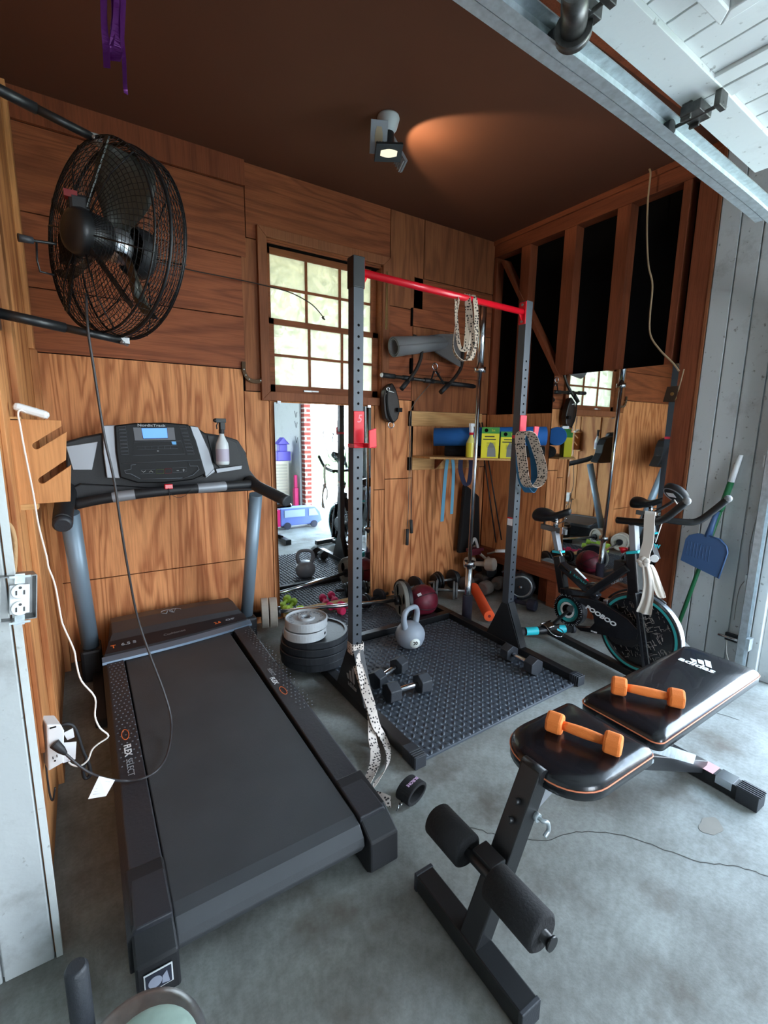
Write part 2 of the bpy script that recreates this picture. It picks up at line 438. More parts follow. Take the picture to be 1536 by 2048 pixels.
def _objs(s, name, mats, parent=None, bev=0, label=None):
    """like obj, but every loose piece becomes a part of its own"""
    seen = set(); groups = []
    for v in s.b.verts:
        if v in seen: continue
        st = [v]; g = []; seen.add(v)
        while st:
            q = st.pop(); g.append(q)
            for e in q.link_edges:
                o = e.other_vert(q)
                if o not in seen: seen.add(o); st.append(o)
        groups.append(g)
    out = []
    for g in groups:
        n = MB(); mp = {v: n.b.verts.new(v.co) for v in g}
        for f in {f for v in g for f in v.link_faces}:
            h = n.b.faces.new([mp[v] for v in f.verts]); h.material_index = f.material_index; h.smooth = f.smooth
        out.append(n.obj(name, mats, parent, bev, label=label))
    s.b.free(); return out
MB.objs = _objs
def thing(name, label, cat, loc=(0, 0, 0), rz=0, group=None, mtx=None):
    o = bpy.data.objects.new(name, None); COL.objects.link(o)
    o.empty_display_size = .05
    m = mtx if mtx is not None else Matrix.Translation(V(loc)) @ Matrix.Rotation(rz, 4, 'Z')
    o.matrix_world = m; WM[o.name] = m.copy()
    o['label'] = label; o['category'] = cat
    if group: o['group'] = group
    return o
def tag(o, label, cat, group=None, kind=None):
    o['label'] = label; o['category'] = cat
    if group: o['group'] = group
    if kind: o['kind'] = kind
    return o
def struct(o): o['kind'] = 'structure'; return o
def copy_thing(o, mtx, label=None):
    """copy a thing with its parts and sub-parts"""
    r = o.copy(); COL.objects.link(r); r.matrix_world = mtx; r.matrix_basis = mtx
    if label: r['label'] = label
    def rec(src, dst):
        for ch in [c for c in bpy.data.objects if c.parent == src]:
            c = ch.copy(); COL.objects.link(c); c.parent = dst; rec(ch, c)
    rec(o, r)
    return r
def smooth_path(pts, k=6):
    """Catmull-Rom through pts"""
    P = [V(p) for p in pts]; P = [P[0]*2 - P[1]] + P + [P[-1]*2 - P[-2]]; out = []
    for i in range(1, len(P)-2):
        for j in range(k):
            t = j / k; a, b, c, d = P[i-1], P[i], P[i+1], P[i+2]
            out.append(.5 * ((2*b) + (c-a)*t + (2*a-5*b+4*c-d)*t*t + (3*b-a-3*c+d)*t**3))
    out.append(P[-2]); return out

# ================================================================ THE SETTING
YB = 3.09      # face of the back wall
XR = 3.08      # face of the right wall
XL = -.18      # face of the left wall of the bay
ZC = 2.94      # ceiling
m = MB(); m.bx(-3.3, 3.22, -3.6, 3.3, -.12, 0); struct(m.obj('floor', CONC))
CRK = mat('crack in concrete', (70, 68, 64), .9)
m = MB()
for pts in ([(915,1657),(950,1655),(985,1668),(1040,1676),(1090,1680),(1140,1666),(1190,1664),(1235,1668),(1290,1685),(1345,1705),(1400,1722),(1455,1730),(1500,1740),(1536,1752)], [(1395,1412),(1440,1428),(1480,1440)]):
    P = smooth_path([onz(x, y, .0012) for x, y in pts], 4)
    P = [p + V((random.uniform(-.004, .004), random.uniform(-.004, .004), 0)) for p in P]
    m.ribbon(P, [(P[min(i+1, len(P)-1)] - P[max(i-1, 0)]).cross(V((0, 0, 1))) for i in range(len(P))], .0022, .0006)
o = m.obj('floor_crack', CRK); o.parent = bpy.data.objects['floor']
STAIN = mat('dark damp stain', (120, 114, 104), .7, var=.1)
c = onz(1422, 1652, .001); m = MB()
m.prism([(c.x + .052*math.cos(a)*(1+.12*math.sin(3*a)), c.y + .03*math.sin(a)*(1+.1*math.cos(5*a))) for a in [2*PI*i/40 for i in range(40)]], .0006, Matrix.Translation((0, 0, .0008)))
o = m.obj('floor_stain', STAIN); o.parent = bpy.data.objects['floor']

# --- back wall: plywood panels round the window opening
WX0, WX1, WZ0, WZ1 = 1.075, 1.945, 1.60, 2.52
m = MB(); g = .003; T0 = YB; T1 = YB + .016
def panel(x0, x1, z0, z1, mi, dy=0):
    m.mi = mi; m.bx(x0+g, x1-g, T0-dy, T1, z0+g, z1-g)
panel(XL, .91, 0, .485, 0); panel(XL, .91, .485, 1.735, 0)
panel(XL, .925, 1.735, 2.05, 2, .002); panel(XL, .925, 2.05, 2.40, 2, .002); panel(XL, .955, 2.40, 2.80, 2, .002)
panel(.955, 2.02, 2.52, ZC, 2)
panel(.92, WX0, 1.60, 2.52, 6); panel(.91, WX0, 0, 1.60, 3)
panel(WX0, 1.90, 0, 1.60, 3)
panel(1.945, 2.0, 1.60, 2.52, 3); panel(1.90, 2.0, 0, .9, 4); panel(1.90, 2.0, .9, 1.60, 3)
panel(2.0, 2.27, .0, .98, 4); panel(2.0, 2.27, .98, 1.60, 4)
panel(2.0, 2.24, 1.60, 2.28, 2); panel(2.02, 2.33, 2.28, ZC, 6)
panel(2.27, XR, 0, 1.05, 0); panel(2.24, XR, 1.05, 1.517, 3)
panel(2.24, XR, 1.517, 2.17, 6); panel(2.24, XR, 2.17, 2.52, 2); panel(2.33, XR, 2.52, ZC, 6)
m.mi = 5
m.bx(-.3, WX0, T1, T1+.10, 0, ZC); m.bx(WX1, XR+.1, T1, T1+.10, 0, ZC); m.bx(WX0, WX1, T1, T1+.10, 0, WZ0); m.bx(WX0, WX1, T1, T1+.10, WZ1, ZC)
wall_back = struct(m.obj('wall_back', [WOODV, WOODV, WOODX, WOODV2, WOODV, FELT, WOODV3]))
# header board at the ceiling, left half
m = MB(); m.bx(XL, .955, YB-.02, YB, 2.80, ZC); struct(m.obj('trim_1', LUMBER))
# furring strips that carry the shelf and hangers
for i, (z0, z1, x0) in enumerate(((1.40, 1.517, 2.235), (1.045, 1.15, 2.25), (2.16, 2.29, 2.225), (1.80, 1.92, 2.235))):
    m = MB(); m.bx(x0, 3.0, YB-.022, YB, z0, z1); struct(m.obj('trim_%d' % (i+2), WOODX if i > 1 else PINE, bev=.002))
m = MB()
for z0, z1 in ((1.40, 1.517), (1.045, 1.15), (2.16, 2.29), (1.80, 1.92)): m.bx(2.215, 2.233, YB-.02, YB, z0, z1)
struct(m.obj('trim_6', FELT))

# --- left wall of the bay
m = MB()
m.mi = 0; m.bx(XL-.02, XL, 1.30, 3.09, 0, ZC)
m.mi = 1; m.bx(XL, XL+.012, 1.62, 1.76, .38, 2.9); m.bx(XL, XL+.02, 2.0, 2.09, 0, ZC); m.bx(XL, XL+.03, 2.99, 3.07, 0, 1.735); m.bx(XL, XL+.022, 2.965, 3.07, 1.735, 2.9)
struct(m.obj('wall_left', [WOODL, WOODL], bev=.002))
m = MB(); m.mi = 0; m.bx(-.152, XL-.02, 1.302, 1.318, 0, 3.0); m.mi = 1; m.bx(-.162, -.148, 1.284, 1.30, 0, 3.0)
struct(m.obj('trim_7', [WOODL, DOORW]))
# white siding either side of the bay, facing the garage
m = MB(); x = -.162
while x > -3.2:
    m.bx(x-.105, x-.004, 1.284, 1.302, .0, 3.0); x -= .105
m.bx(-3.2, -.2, 1.300, 1.33, 0, 3.0)
struct(m.obj('wall_front', SIDING, bev=.003))
m = MB(); m.bx(-3.3, -3.2, -3.5, 1.34, 0, 3.0); struct(m.obj('wall_side', SIDING))

# --- right wall: studs, black felt, lower plywood
m = MB(); m.bx(XR+.085, XR+.10, 1.39, 3.12, 0, ZC); m.mi = 0
struct(m.obj('wall_right', FELT))
m = MB()
for y0, y1 in ((2.708, 2.798), (2.30, 2.40), (1.905, 1.998), (1.55, 1.594)): m.bx(XR, XR+.085, y0, y1, .0, 2.813)
m.bx(XR, XR+.085, 3.06, 3.09, 0, 2.81)
struct(m.obj('trim_8', LUMBER, bev=.002))
m = MB(); m.bar((XR+.03, 2.985, 2.76), (XR+.03, 2.36, 1.78), .03, .085, (1, 0, 0)); struct(m.obj('trim_9', LUMBER))
m = MB(); m.bx(XR-.005, XR+.09, 1.39, 3.09, 2.813, ZC-.035); m.bx(XR-.02, XR+.09, 1.39, 3.09, ZC-.035, ZC); struct(m.obj('trim_10', LUMBERY, bev=.002))
m = MB(); m.bx(XR-.01, XR+.12, 1.385, 1.50, 0, 2.92); struct(m.obj('trim_11', LUMBER, bev=.003))
m = MB(); m.bx(XR-.014, XR, 1.377, 1.39, 0, 2.9); struct(m.obj('trim_12', CASING))
m = MB(); m.bx(XR-.012, XR, 2.70, 3.07, .322, 1.511); m.bx(XR-.012, XR, 2.392, 2.695, .322, 1.511); struct(m.obj('trim_13', WOODV))
m = MB(); m.bx(XR-.085, XR+.02, 1.52, 3.05, .225, .32)
for y in (2.23, 1.62, 3.0): m.bx(XR-.06, XR, y-.045, y+.045, 0, .225)
struct(m.obj('trim_14', LUMBERY, bev=.003))
# white siding by the door opening and the rest of that wall
m = MB(); y = 1.377
while y > 1.0:
    m.bx(XR-.004, XR+.012, y-.104, y-.004, 0, 3.0); y -= .108
m.bx(XR+.012, XR+.12, .93, 1.385, 0, 3.0)
struct(m.obj('wall_door_side', SIDING, bev=.002))
m = MB(); m.bx(XR-.002, XR+.15, .90, .945, 0, 2.35); m.bx(XR+.03, XR+.20, .80, .90, 0, 2.35); struct(m.obj('trim_15', DOORW, bev=.004))
m = MB(); m.bx(XR, XR+.14, -1.25, .95, 2.32, 3.0); struct(m.obj('wall_over_door', SIDING))
m = MB(); m.bx(XR, XR+.14, -3.6, -1.25, 0, 3.0); struct(m.obj('wall_garage_right', DOORW))
m = MB(); m.bx(XR-.01, XR+.03, -1.27, -1.245, 0, 2.35); struct(m.obj('trim_16', DOORW))
# pencil strokes on the white wall seen in the back mirror
INK = mat('pencil marks', (70, 70, 78), .8)
m = MB()
for k, z in enumerate((1.86, 1.62, 1.45, 1.2)):
    y = -1.40; m.tube([(XR-.002, y+.05, z+.05), (XR-.002, y, z-.04), (XR-.002, y-.06, z+.07)], .005, 4)
o = m.obj('wall_marks', INK); o.parent = bpy.data.objects['wall_garage_right']
m = MB(); m.bx(-3.3, .5, -3.6, -3.5, 0, 3.0); m.bx(1.7, XR, -3.6, -3.5, 0, 3.0); m.bx(.5, 1.7, -3.6, -3.5, 2.35, 3.0)  # gap in the unseen rear wall is added, its width set to tune the fill
struct(m.obj('wall_rear', DOORW))
# --- ceilings
m = MB(); m.bx(XL-.1, XR+.12, 1.36, 3.2, ZC, ZC+.05); struct(m.obj('ceiling', CEIL))
m = MB(); m.bx(-3.3, XR+.15, -3.6, 1.36, 3.0, 3.05); struct(m.obj('ceiling_garage', DOORW))
m = MB(); m.bx(XL-.1, XR+.12, 1.315, 1.375, 2.90, 3.0); struct(m.obj('trim_17', LUMBER))

# --- window
m = MB(); a = .058
def casing(m, x0, x1, z0, z1, a, y0, y1):
    for poly in ([(x0,z1),(x1,z1),(x1-a,z1-a),(x0+a,z1-a)], [(x0,z0),(x1,z0),(x1-a,z0+a),(x0+a,z0+a)], [(x0,z0),(x0+a,z0+a),(x0+a,z1-a),(x0,z1)], [(x1,z0),(x1-a,z0+a),(x1-a,z1-a),(x1,z1)]):
        m.prism(poly, y1-y0, fr((0, y1, 0), (1, 0, 0), (0, 0, 1)))
casing(m, 1.018, 2.004, 1.545, 2.60, a, YB-.03, YB)
win = struct(m.obj('window_1', CASING, bev=.003)); 
m = MB(); m.bx(1.07, 1.084, YB-.01, YB+.12, 1.60, 2.54); m.bx(1.936, 1.95, YB-.01, YB+.12, 1.60, 2.54); m.bx(1.07, 1.95, YB-.01, YB+.12, 2.53, 2.545); m.bx(1.07, 1.95, YB-.012, YB+.12, 1.59, 1.604)
m.obj('window_frame', SASH, win)
def sash(name, x0, x1, z0, z1, yc, st, bot, top, cols=3, rows=2, mz=None):
    m = MB(); t = .03
    m.bx(x0, x0+st, yc-t/2, yc+t/2, z0, z1); m.bx(x1-st, x1, yc-t/2, yc+t/2, z0, z1)
    m.bx(x0, x1, yc-t/2, yc+t/2, z0, z0+bot); m.bx(x0, x1, yc-t/2, yc+t/2, z1-top, z1)
    for i in range(1, cols): x = x0+st+(x1-x0-2*st)*i/cols; m.bx(x-.008, x+.008, yc-.011, yc+.011, z0+bot, z1-top)
    zz = z0+bot+(z1-top-z0-bot)*.5; m.bx(x0+st, x1-st, yc-.010, yc+.010, zz-.008, zz+.008)
    s = m.obj(name, SASH, win)
    m = MB(); m.bx(x0+st, x1-st, yc-.0015, yc+.0015, z0+bot, z1-top); m.obj('window_pane', GLASS, s)
sash('upper_sash', 1.084, 1.936, 2.055, 2.53, YB+.075, .04, .03, .05)
sash('lower_sash', 1.084, 1.936, 1.604, 2.075, YB+.038, .045, .05, .035)
m = MB(); m.bx(1.33, 1.39, YB+.012, YB+.024, 1.617, 1.628); m.obj('sash_lift', STEEL, win)
m = MB(); m.bx(1.39, 1.44, YB+.010, YB+.022, 1.619, 1.628); m.obj('sash_lift', WHITEP, win)
m = MB(); m.bx(1.965, 1.972, YB-.034, YB-.03, 2.1, 2.5); m.bx(1.978, 1.982, YB-.034, YB-.03, 2.1, 2.5); m.obj('sash_chain_guide', BRASS, win)
# soffit and garden seen through the window
m = MB(); m.bx(-1, 4.5, 3.21, 3.85, 2.62, 2.66); m.bx(-1, 4.5, 3.85, 3.88, 2.5, 2.72); struct(m.obj('roof_soffit', mat('cream soffit', (232, 216, 150), .8)))

# ================================================================ OUTSIDE
GRASS = mat('lawn grass', (104, 138, 76), .9, var=.35, vscale=6)
m = MB(); m.bx(3.22, 16, -14, 16, -.17, -.03); struct(m.obj('driveway', DRIVE))
m = MB(); m.bx(-14, 3.21, 3.32, 18, -.3, -.15); struct(m.obj('garden_ground', mat('leaf litter', (176, 160, 128), .9, var=.3, vscale=5)))
m = MB(); m.bx(-10, 3.21, -14, -3.61, -.2, -.06); struct(m.obj('driveway_rear', DRIVE))
m = MB(); m.bx(5.6, 30, -22, -4.2, -.1, -.02); struct(m.obj('lawn', GRASS))
m = MB(); m.bx(3.10, 3.22, -1.249, -1.11, 0, 2.32); m.obj('brick_pier', brickmat('red brick'))
struct(bpy.data.objects['brick_pier'])
LEAF = [mat('autumn yellow leaves', (206, 190, 90), .8), mat('pale green leaves', (150, 172, 104), .8), mat('grey green leaves', (120, 140, 110), .8)]
BARK = mat('grey bark', (96, 84, 72), .9, bump=.4)
def tree(x, y, h, r, lf, label, n=900, group=None):
    t = thing('tree', label, 'tree', (x, y, -.2), 0, group)
    m = MB(); base = V((x, y, -.2)); m.tube([base, base+V((.1, 0, h*.45)), base+V((-.05, .1, h*.8))], [.14, .1, .04], 8)
    for k in range(7):
        a = k*2.4; z = h*(.4+.07*k); m.tube([base+V((0, 0, z)), base+V((math.cos(a)*r*.4, math.sin(a)*r*.4, z+h*.12)), base+V((math.cos(a)*r*.8, math.sin(a)*r*.8, z+h*.2))], [.05, .03, .01], 5)
    m.obj('trunk', BARK, t)
    m = MB()
    for k in range(n):
        a = random.uniform(0, 2*PI); u = random.uniform(-1, 1); q = random.uniform(.35, 1)**.6
        p = base + V((math.cos(a)*math.sqrt(1-u*u)*r*q, math.sin(a)*math.sqrt(1-u*u)*r*q, h*.66+u*h*.36*q))
        e1 = V((random.uniform(-1, 1), random.uniform(-1, 1), random.uniform(-1, 1))).normalized(); e2 = e1.orthogonal().normalized(); s = random.uniform(.07, .16)
        m._f([m.b.verts.new(p + e1*s), m.b.verts.new(p + e2*s*.6), m.b.verts.new(p - e1*s), m.b.verts.new(p - e2*s*.6)])
    m.obj('foliage', lf, t, rec=False)
tree(2.6, 8.2, 5.2, 1.5, LEAF[0], 'yellow leaved tree in the garden behind the left side of the window')
tree(6.0, 10.0, 5.8, 1.7, LEAF[1], 'pale green tree in the garden behind the middle of the window')
tree(3.0, 13.5, 6.5, 1.9, LEAF[2], 'grey green tree farthest back behind the window')
tree(9.6, 13.0, 6.2, 1.7, LEAF[2], 'grey green tree behind the right side of the window')

# toys and storage beyond the door, seen in the back mirror
TOYP = mat('purple toy plastic', (92, 78, 196), .4); TOYB = mat('periwinkle toy plastic', (120, 140, 214), .4); TOYK = mat('hot pink toy plastic', (232, 40, 120), .4)
t = thing('toy_playhouse', 'purple plastic toy house seen on the white shelf in the tall mirror', 'toy', (2.9, -1.62, .85))
m = MB(); m.box((2.90, -1.62, .93), (.24, .20, .16)); m.obj('base', TOYP, t, bev=.01)
m = MB(); m.box((2.90, -1.62, 1.07), (.14, .14, .12)); m.prism([(-.11, 0), (.11, 0), (.0, .12)], .18, fr((2.90, -1.53, 1.13), (1, 0, 0), (0, 0, 1))); m.obj('roof', TOYP, t, bev=.008)
t = thing('storage_cabinet', 'white slatted storage cabinet under the purple toy seen in the tall mirror', 'cabinet', (2.85, -1.64, 0))
m = MB(); m.bx(2.60, 2.97, -1.90, -1.51, 0, .848); m.obj('body', mat('putty plastic', (206, 196, 178), .6), t)
m = MB()
for k in range(15): m.bx(2.63, 2.94, -1.51, -1.50, .04+k*.052, .07+k*.052)
m.obj('door', mat('putty plastic slats', (176, 166, 150), .6), t)
BX, BY = 2.52, -.02
t = thing('toy_bus', 'lavender and pink toy camper bus on the floor seen in the tall mirror', 'toy bus', (BX, BY, 0))
m = MB(); m.prism([(-.30, .05), (.26, .05), (.33, .09), (.30, .22), (.22, .30), (-.30, .30)], .18, fr((BX, BY+.09, 0), (1, 0, 0), (0, 0, 1))); m.obj('body', TOYB, t, bev=.012)
m = MB(); m.prism([(.12, .17), (.27, .17), (.215, .27), (.12, .27)], .19, fr((BX, BY+.095, 0), (1, 0, 0), (0, 0, 1))); m.prism([(-.24, .17), (.06, .17), (.06, .27), (-.24, .27)], .19, fr((BX, BY+.095, 0), (1, 0, 0), (0, 0, 1))); m.obj('window', mat('pale toy glass', (190, 210, 236), .2), t)
m = MB(); m.bx(BX-.36, BX-.30, BY-.09, BY+.09, .05, .28); m.obj('tail_gate', TOYK, t)
for dx in (-.2, .2):
    for dy in (-.06, -.245): m = MB(); m.cyl((BX+dx, BY+.15+dy-.02, .05), (BX+dx, BY+.15+dy+.01, .05), .05, n=16); m.obj('wheel', mat('toy tyre', (60, 62, 80), .5), t)
t = thing('toy_slide', 'hot pink plastic toy tower beside the brick pier seen in the tall mirror', 'toy', (3.02, -1.35, 0))
m = MB(); m.bx(2.99, 3.06, -1.40, -1.30, 0, .40); m.bx(3.0, 3.05, -1.38, -1.32, .40, .62); m.obj('tower', TOYK, t, bev=.01)
t = thing('wire_rack', 'black leaning wire garden rack outside the door seen in the tall mirror', 'rack', (3.9, -2.0, 0))
m = MB()
for k in range(8): x = 3.72+k*.06; m.tube([(x, -2.0, -.03), (x-.06, -2.15, 1.05)], .004, 5)
for k in range(16): z = .0+k*.068; m.tube([(3.72-.06*z, -2.0-.14*z, z), (4.14-.06*z, -2.0-.14*z, z)], .003, 5)
m.obj('wire_grid', BLACK, t)

# ================================================================ GARAGE DOOR overhead
PTH = [(-.6, 2.44), (1.01, 2.392), (1.45, 2.380), (1.93, 2.357), (2.54, 2.322), (2.76, 2.28), (2.91, 2.18), (3.0, 2.02), (3.03, 1.8), (3.03, .02)]
PS = smooth_path([(x, 0, z) for x, z in PTH], 8)
def offs(P, d):
    out = []
    for i, p in enumerate(P):
        t = (P[min(i+1, len(P)-1)] - P[max(i-1, 0)]).normalized(); n = V((t.z, 0, -t.x)) if False else V((-t.z, 0, t.x))
        out.append(p + n * d)
    return out
def sweep(m, P, prof):
    """prof: list of (y, off) closed section, swept along P (in the xz plane)"""
    R = []
    O = {}
    for y, d in prof:
        O[(y, d)] = offs(P, d)
    for i in range(len(P)): R.append([m.b.verts.new(V((O[q][i].x, q[0], O[q][i].z))) for q in prof])
    for A, B in zip(R, R[1:]):
        for j in range(len(prof)): m._f((A[j], A[(j+1) % len(prof)], B[(j+1) % len(prof)], B[j]))
    m._f(R[0]); m._f(list(reversed(R[-1])))
    return m
gd = thing('garage_door', 'raised white grooved garage door overhead at the upper right', 'garage door', (1.5, -.1, 2.5))
NP = 5; 
LEN = [0]
for a, b in zip(PS, PS[1:]): LEN.append(LEN[-1] + (b-a).length)
def atlen(s):
    for i in range(len(PS)-1):
        if LEN[i+1] >= s: t = (s-LEN[i])/(LEN[i+1]-LEN[i]); return PS[i].lerp(PS[i+1], t)
    return PS[-1]
s_h = [0.10, .64, 1.18, 1.742, 2.335, 2.90]   # section joints along the track
hinge_x = []
for k in range(len(s_h)-1):
    A = atlen(s_h[k]); B = atlen(s_h[k+1]-.004); d = (B-A); L = d.length
    M0 = fr((A.x, .922, A.z + .045), d, (0, -1, 0))   # x along section, y toward -Y, z = down into garage
    up = V((0, 0, 1)); z = M0.to_3x3() @ V((0, 0, 1))
    sgn = 1 if z.z > 0 else -1
    m = MB(); m.mi = 0
    m.box((L/2, 1.02, sgn*.02), (L, 2.04, .014), M0)          # back skin
    m.box((L/2, .055, sgn*.000), (L, .11, .028), M0); m.box((L/2, 1.985, 0), (L, .11, .028), M0)
    m.box((.03, 1.02, sgn*.004), (.055, 1.9, .024), M0); m.box((L-.03, 1.02, sgn*.004), (.055, 1.9, .024), M0)
    n = 5; wgt = (L-.115)/n
    for j in range(n): m.box((.0575+wgt*(j+.5), 1.02, sgn*.010), (wgt-.006, 1.82, .014), M0)
    m.obj('door_section', DOORW, gd, bev=.0015)
    if k in (1,):
        pass
# recessed sash frame in one section
m = MB(); zc = 2.42
x0, x1, y0, y1, a_ = 1.09, 1.455, .28, .708, .035
for poly in ([(x0, y0), (x1, y0), (x1-a_, y0+a_), (x0+a_, y0+a_)], [(x0, y1), (x1, y1), (x1-a_, y1-a_), (x0+a_, y1-a_)], [(x0, y0), (x0+a_, y0+a_), (x0+a_, y1-a_), (x0, y1)], [(x1, y0), (x1-a_, y0+a_), (x1-a_, y1-a_), (x1, y1)]):
    m.prism(poly, .035, Matrix.Translation((0, 0, zc-.035)))
m.obj('light_frame', DOORW, gd, bev=.004)
m = MB(); m.bx(x0+a_, x1-a_, y0+a_, y1-a_, zc-.012, zc-.008); m.obj('door_light', mat('dark door glass', (60, 52, 44), .2), gd)
# hinges with rollers
HINGE = mat('worn dark hinge steel', (92, 92, 90), .4, .8, var=.35, vscale=40)
for s in s_h[1:5]:
    p = atlen(s) + V((0, .955, 0)); t = (atlen(s+.03)-atlen(s-.03)).normalized(); n = V((-t.z, 0, t.x))
    if n.z > 0: n = -n
    M0 = fr(p, t, (0, -1, 0))
    m = MB(); c = p + n*(-.005)
    m.box((0, .070, 0), (.075, .06, .030), fr(c, t, (0, -1, 0)))
    m.box((-.028, .055, .0), (.010, .03, .05), fr(c, t, (0, -1, 0))); m.box((.028, .055, 0), (.010, .03, .05), fr(c, t, (0, -1, 0)))
    m.cyl(c + V((0, -.15, 0)) + n*.012, c + V((0, -.01, 0)) + n*.012, .006, n=8)
    m.box((0, .14, 0), (.045, .018, .045), fr(c, t, (0, -1, 0)))
    h = m.obj('hinge', HINGE, gd, bev=.002)
    m = MB(); m.cyl(p + V((0, .0, 0)), p + V((0, .022, 0)), .021, n=18); m.obj('roller', BLACKM, h)
# track
t = thing('door_track', 'galvanised curved steel track running overhead along the raised garage door', 'track', (1.5, .96, 2.38))
m = MB(); sweep(m, PS, [(.945, -.028), (.949, -.028), (.949, -.032), (.940, -.034), (.975, -.034), (.979, -.03), (.979, .026), (.945, .03), (.945, .026), (.975, .022), (.975, -.03), (.945, -.028)]); m.obj('rail', GALV, t)
PA = PS[:34]
m = MB(); sweep(m, PA, [(.981, -.03), (1.011, -.03), (1.011, -.026), (.985, -.026), (.985, .03), (.981, .03)]); m.obj('angle_brace', GALV, t)
for z in (.55, 1.2, 1.8): m = MB(); m.bx(3.0, 3.075, .98, .988, z, z+.06); m.obj('bracket', GALV, t)
m = MB(); m.cyl((1.04, .83, 2.37), (1.13, .90, 2.37), .032, n=24); m.cyl((1.13, .90, 2.37), (1.15, .915, 2.37), .045, n=24); pul = m.obj('cable_drum', HINGE, t)
# track lower roller bracket and latch at the right
t = thing('door_latch', 'black steel slide latch on the white siding low beside the door track', 'latch', (3.05, .99, .21))
m = MB(); m.box((3.062, 1.01, .215), (.02, .10, .045)); m.obj('plate', BLACKM, t, bev=.003)
m = MB(); m.cyl((3.045, .94, .215), (3.045, 1.09, .215), .008, n=10); m.obj('bolt', CHROME, t)
m = MB(); m.box((3.03, .935, .22), (.05, .02, .07)); m.obj('keeper', GALV, t)
m = MB(); m.tube(smooth_path([(3.06, 1.05, .2), (3.055, 1.04, .12), (3.06, 1.02, .05), (3.05, 1.03, .01)]), .003, 6); tag(m.obj('pull_cord', WIREW), 'thin frayed white cord hanging below the slide latch by the door track', 'cord')
t = thing('wall_cable', 'thin loose wire drooping down the white siding beside the track', 'wire', (3.06, .98, 1.0))
m = MB(); m.tube(smooth_path([onx(1536, 950, 3.072), onx(1520, 1010, 3.072), onx(1500, 1090, 3.072), onx(1495, 1150, 3.072), onx(1478, 1180, 3.072), onx(1468, 1240, 3.072)]), .002, 5); m.obj('wire', mat('grey wire', (120, 118, 112), .6), t)

# ================================================================ TREADMILL
tm = thing('treadmill', 'large black treadmill with a lit blue screen and grey round uprights', 'treadmill', (.37, 2.0, 0))
def dz(y): return .165 + (y-1.05)*(.035/1.5)
m = MB(); 
for (xa, xb, xc, xd) in ((-.005, .098, .0, .092), (.64, .745, .662, .775)):
    # tapering side rail: rear (y=1.1) from xa..xb, front (y=2.65) from xc..xd
    v = []
    for y, x0, x1 in ((1.1, xa, xb), (2.68, xc, xd)):
        zt = dz(y); o = -.012 if xa < .3 else 0; 
        v.append([(x0, y, .045), (x1, y, .045), (x1, y, zt), (x0+(.02 if xa < .3 else 0), y, zt), (x0, y, zt-.03)] if xa < .3 else [(x0, y, .045), (x1, y, .045), (x1, y, zt-.03), (x1-.02, y, zt), (x0, y, zt)])
    A = [m.b.verts.new(p) for p in v[0]]; B = [m.b.verts.new(p) for p in v[1]]
    for j in range(5): m._f((A[j], A[(j+1) % 5], B[(j+1) % 5], B[j]))
    m._f(A); m._f(list(reversed(B)))
m.objs('side_rail', DECKP, tm, bev=.004)
# traction studs on the foot rails
m = MB(); m2_ = MB()
for k in range(34):
    y = 1.72 + k*.026
    for c in range(4):
        xr = .69 + c*.018 + (.01 if k % 2 else 0) + (y-1.1)*.013; xl = .028 + c*.018 + (.008 if k % 2 else 0)
        m.sph((xr, y, dz(y)+.0005), .004, 8, (1, 1, .5)); m2_.sph((xl, y, dz(y)+.0005), .004, 8, (1, 1, .5))
for q_ in (m, m2_): q_.obj('traction_studs', mat('stud grey', (86, 90, 96), .4), tm)
m = MB(); 
P = []
prof = [(2.66, .195), (1.13, .158), (1.095, .150), (1.068, .125), (1.062, .10), (1.075, .075), (1.10, .06), (2.66, .08)]
m.prism([(y, z) for y, z in prof], .535, fr((.64, 0, 0), (0, 1, 0), (0, 0, 1)) @ Matrix.Rotation(0, 4, 'X') if False else Matrix(((0, 0, -1, .635), (1, 0, 0, 0), (0, 1, 0, 0), (0, 0, 0, 1))))
bl = m.obj('running_belt', BELT, tm, bev=.004)
m = MB(); 
for x0, x1, w0 in ((.012, .092, 0), (.648, .735, 1)):
    m.prism([(1.28, .172), (1.12, .162), (1.04, .12), (1.035, .02), (1.06, 0), (1.16, 0), (1.28, .04)], x1-x0+.015, Matrix(((0, 0, -1, x1+.008), (1, 0, 0, 0), (0, 1, 0, 0), (0, 0, 0, 1))))
m.objs('rear_foot', BLACKM, tm, bev=.006)
m = MB(); m.text('FLEX', .030, fr((.675, 1.98, dz(1.98)+.0035), (.02, -1, -.02), (1, 0, 0)), bold=.001); m.obj('lettering', WTXT, tm); m = MB(); m.text('FLEX', .032, fr((.052, 1.80, dz(1.8)+.0035), (0, -1, -.02), (1, 0, 0)), bold=.001); m.obj('lettering', WTXT, tm)
m = MB(); m.text('SELECT', .024, fr((.69, 2.06, dz(2.06)+.0035), (.02, -1, -.02), (1, 0, 0))); m.obj('lettering', GTXT, tm); m = MB(); m.text('SELECT', .030, fr((.052, 1.70, dz(1.7)+.0035), (0, -1, -.02), (1, 0, 0))); m.obj('lettering', GTXT, tm)
m = MB(); m.tube([V((.052, 1.90, dz(1.9)+.004)) + V((.012*math.cos(a), .035*math.sin(a), 0)) for a in [2*PI*i/20 for i in range(20)]], .0015, 5, closed=True); m.obj('logo', ORTXT, tm); m = MB(); m.tube([V((.683, 1.88, dz(1.88)+.004)) + V((.012*math.cos(a), .035*math.sin(a), 0)) for a in [2*PI*i/20 for i in range(20)]], .0015, 5, closed=True); m.obj('logo', ORTXT, tm)
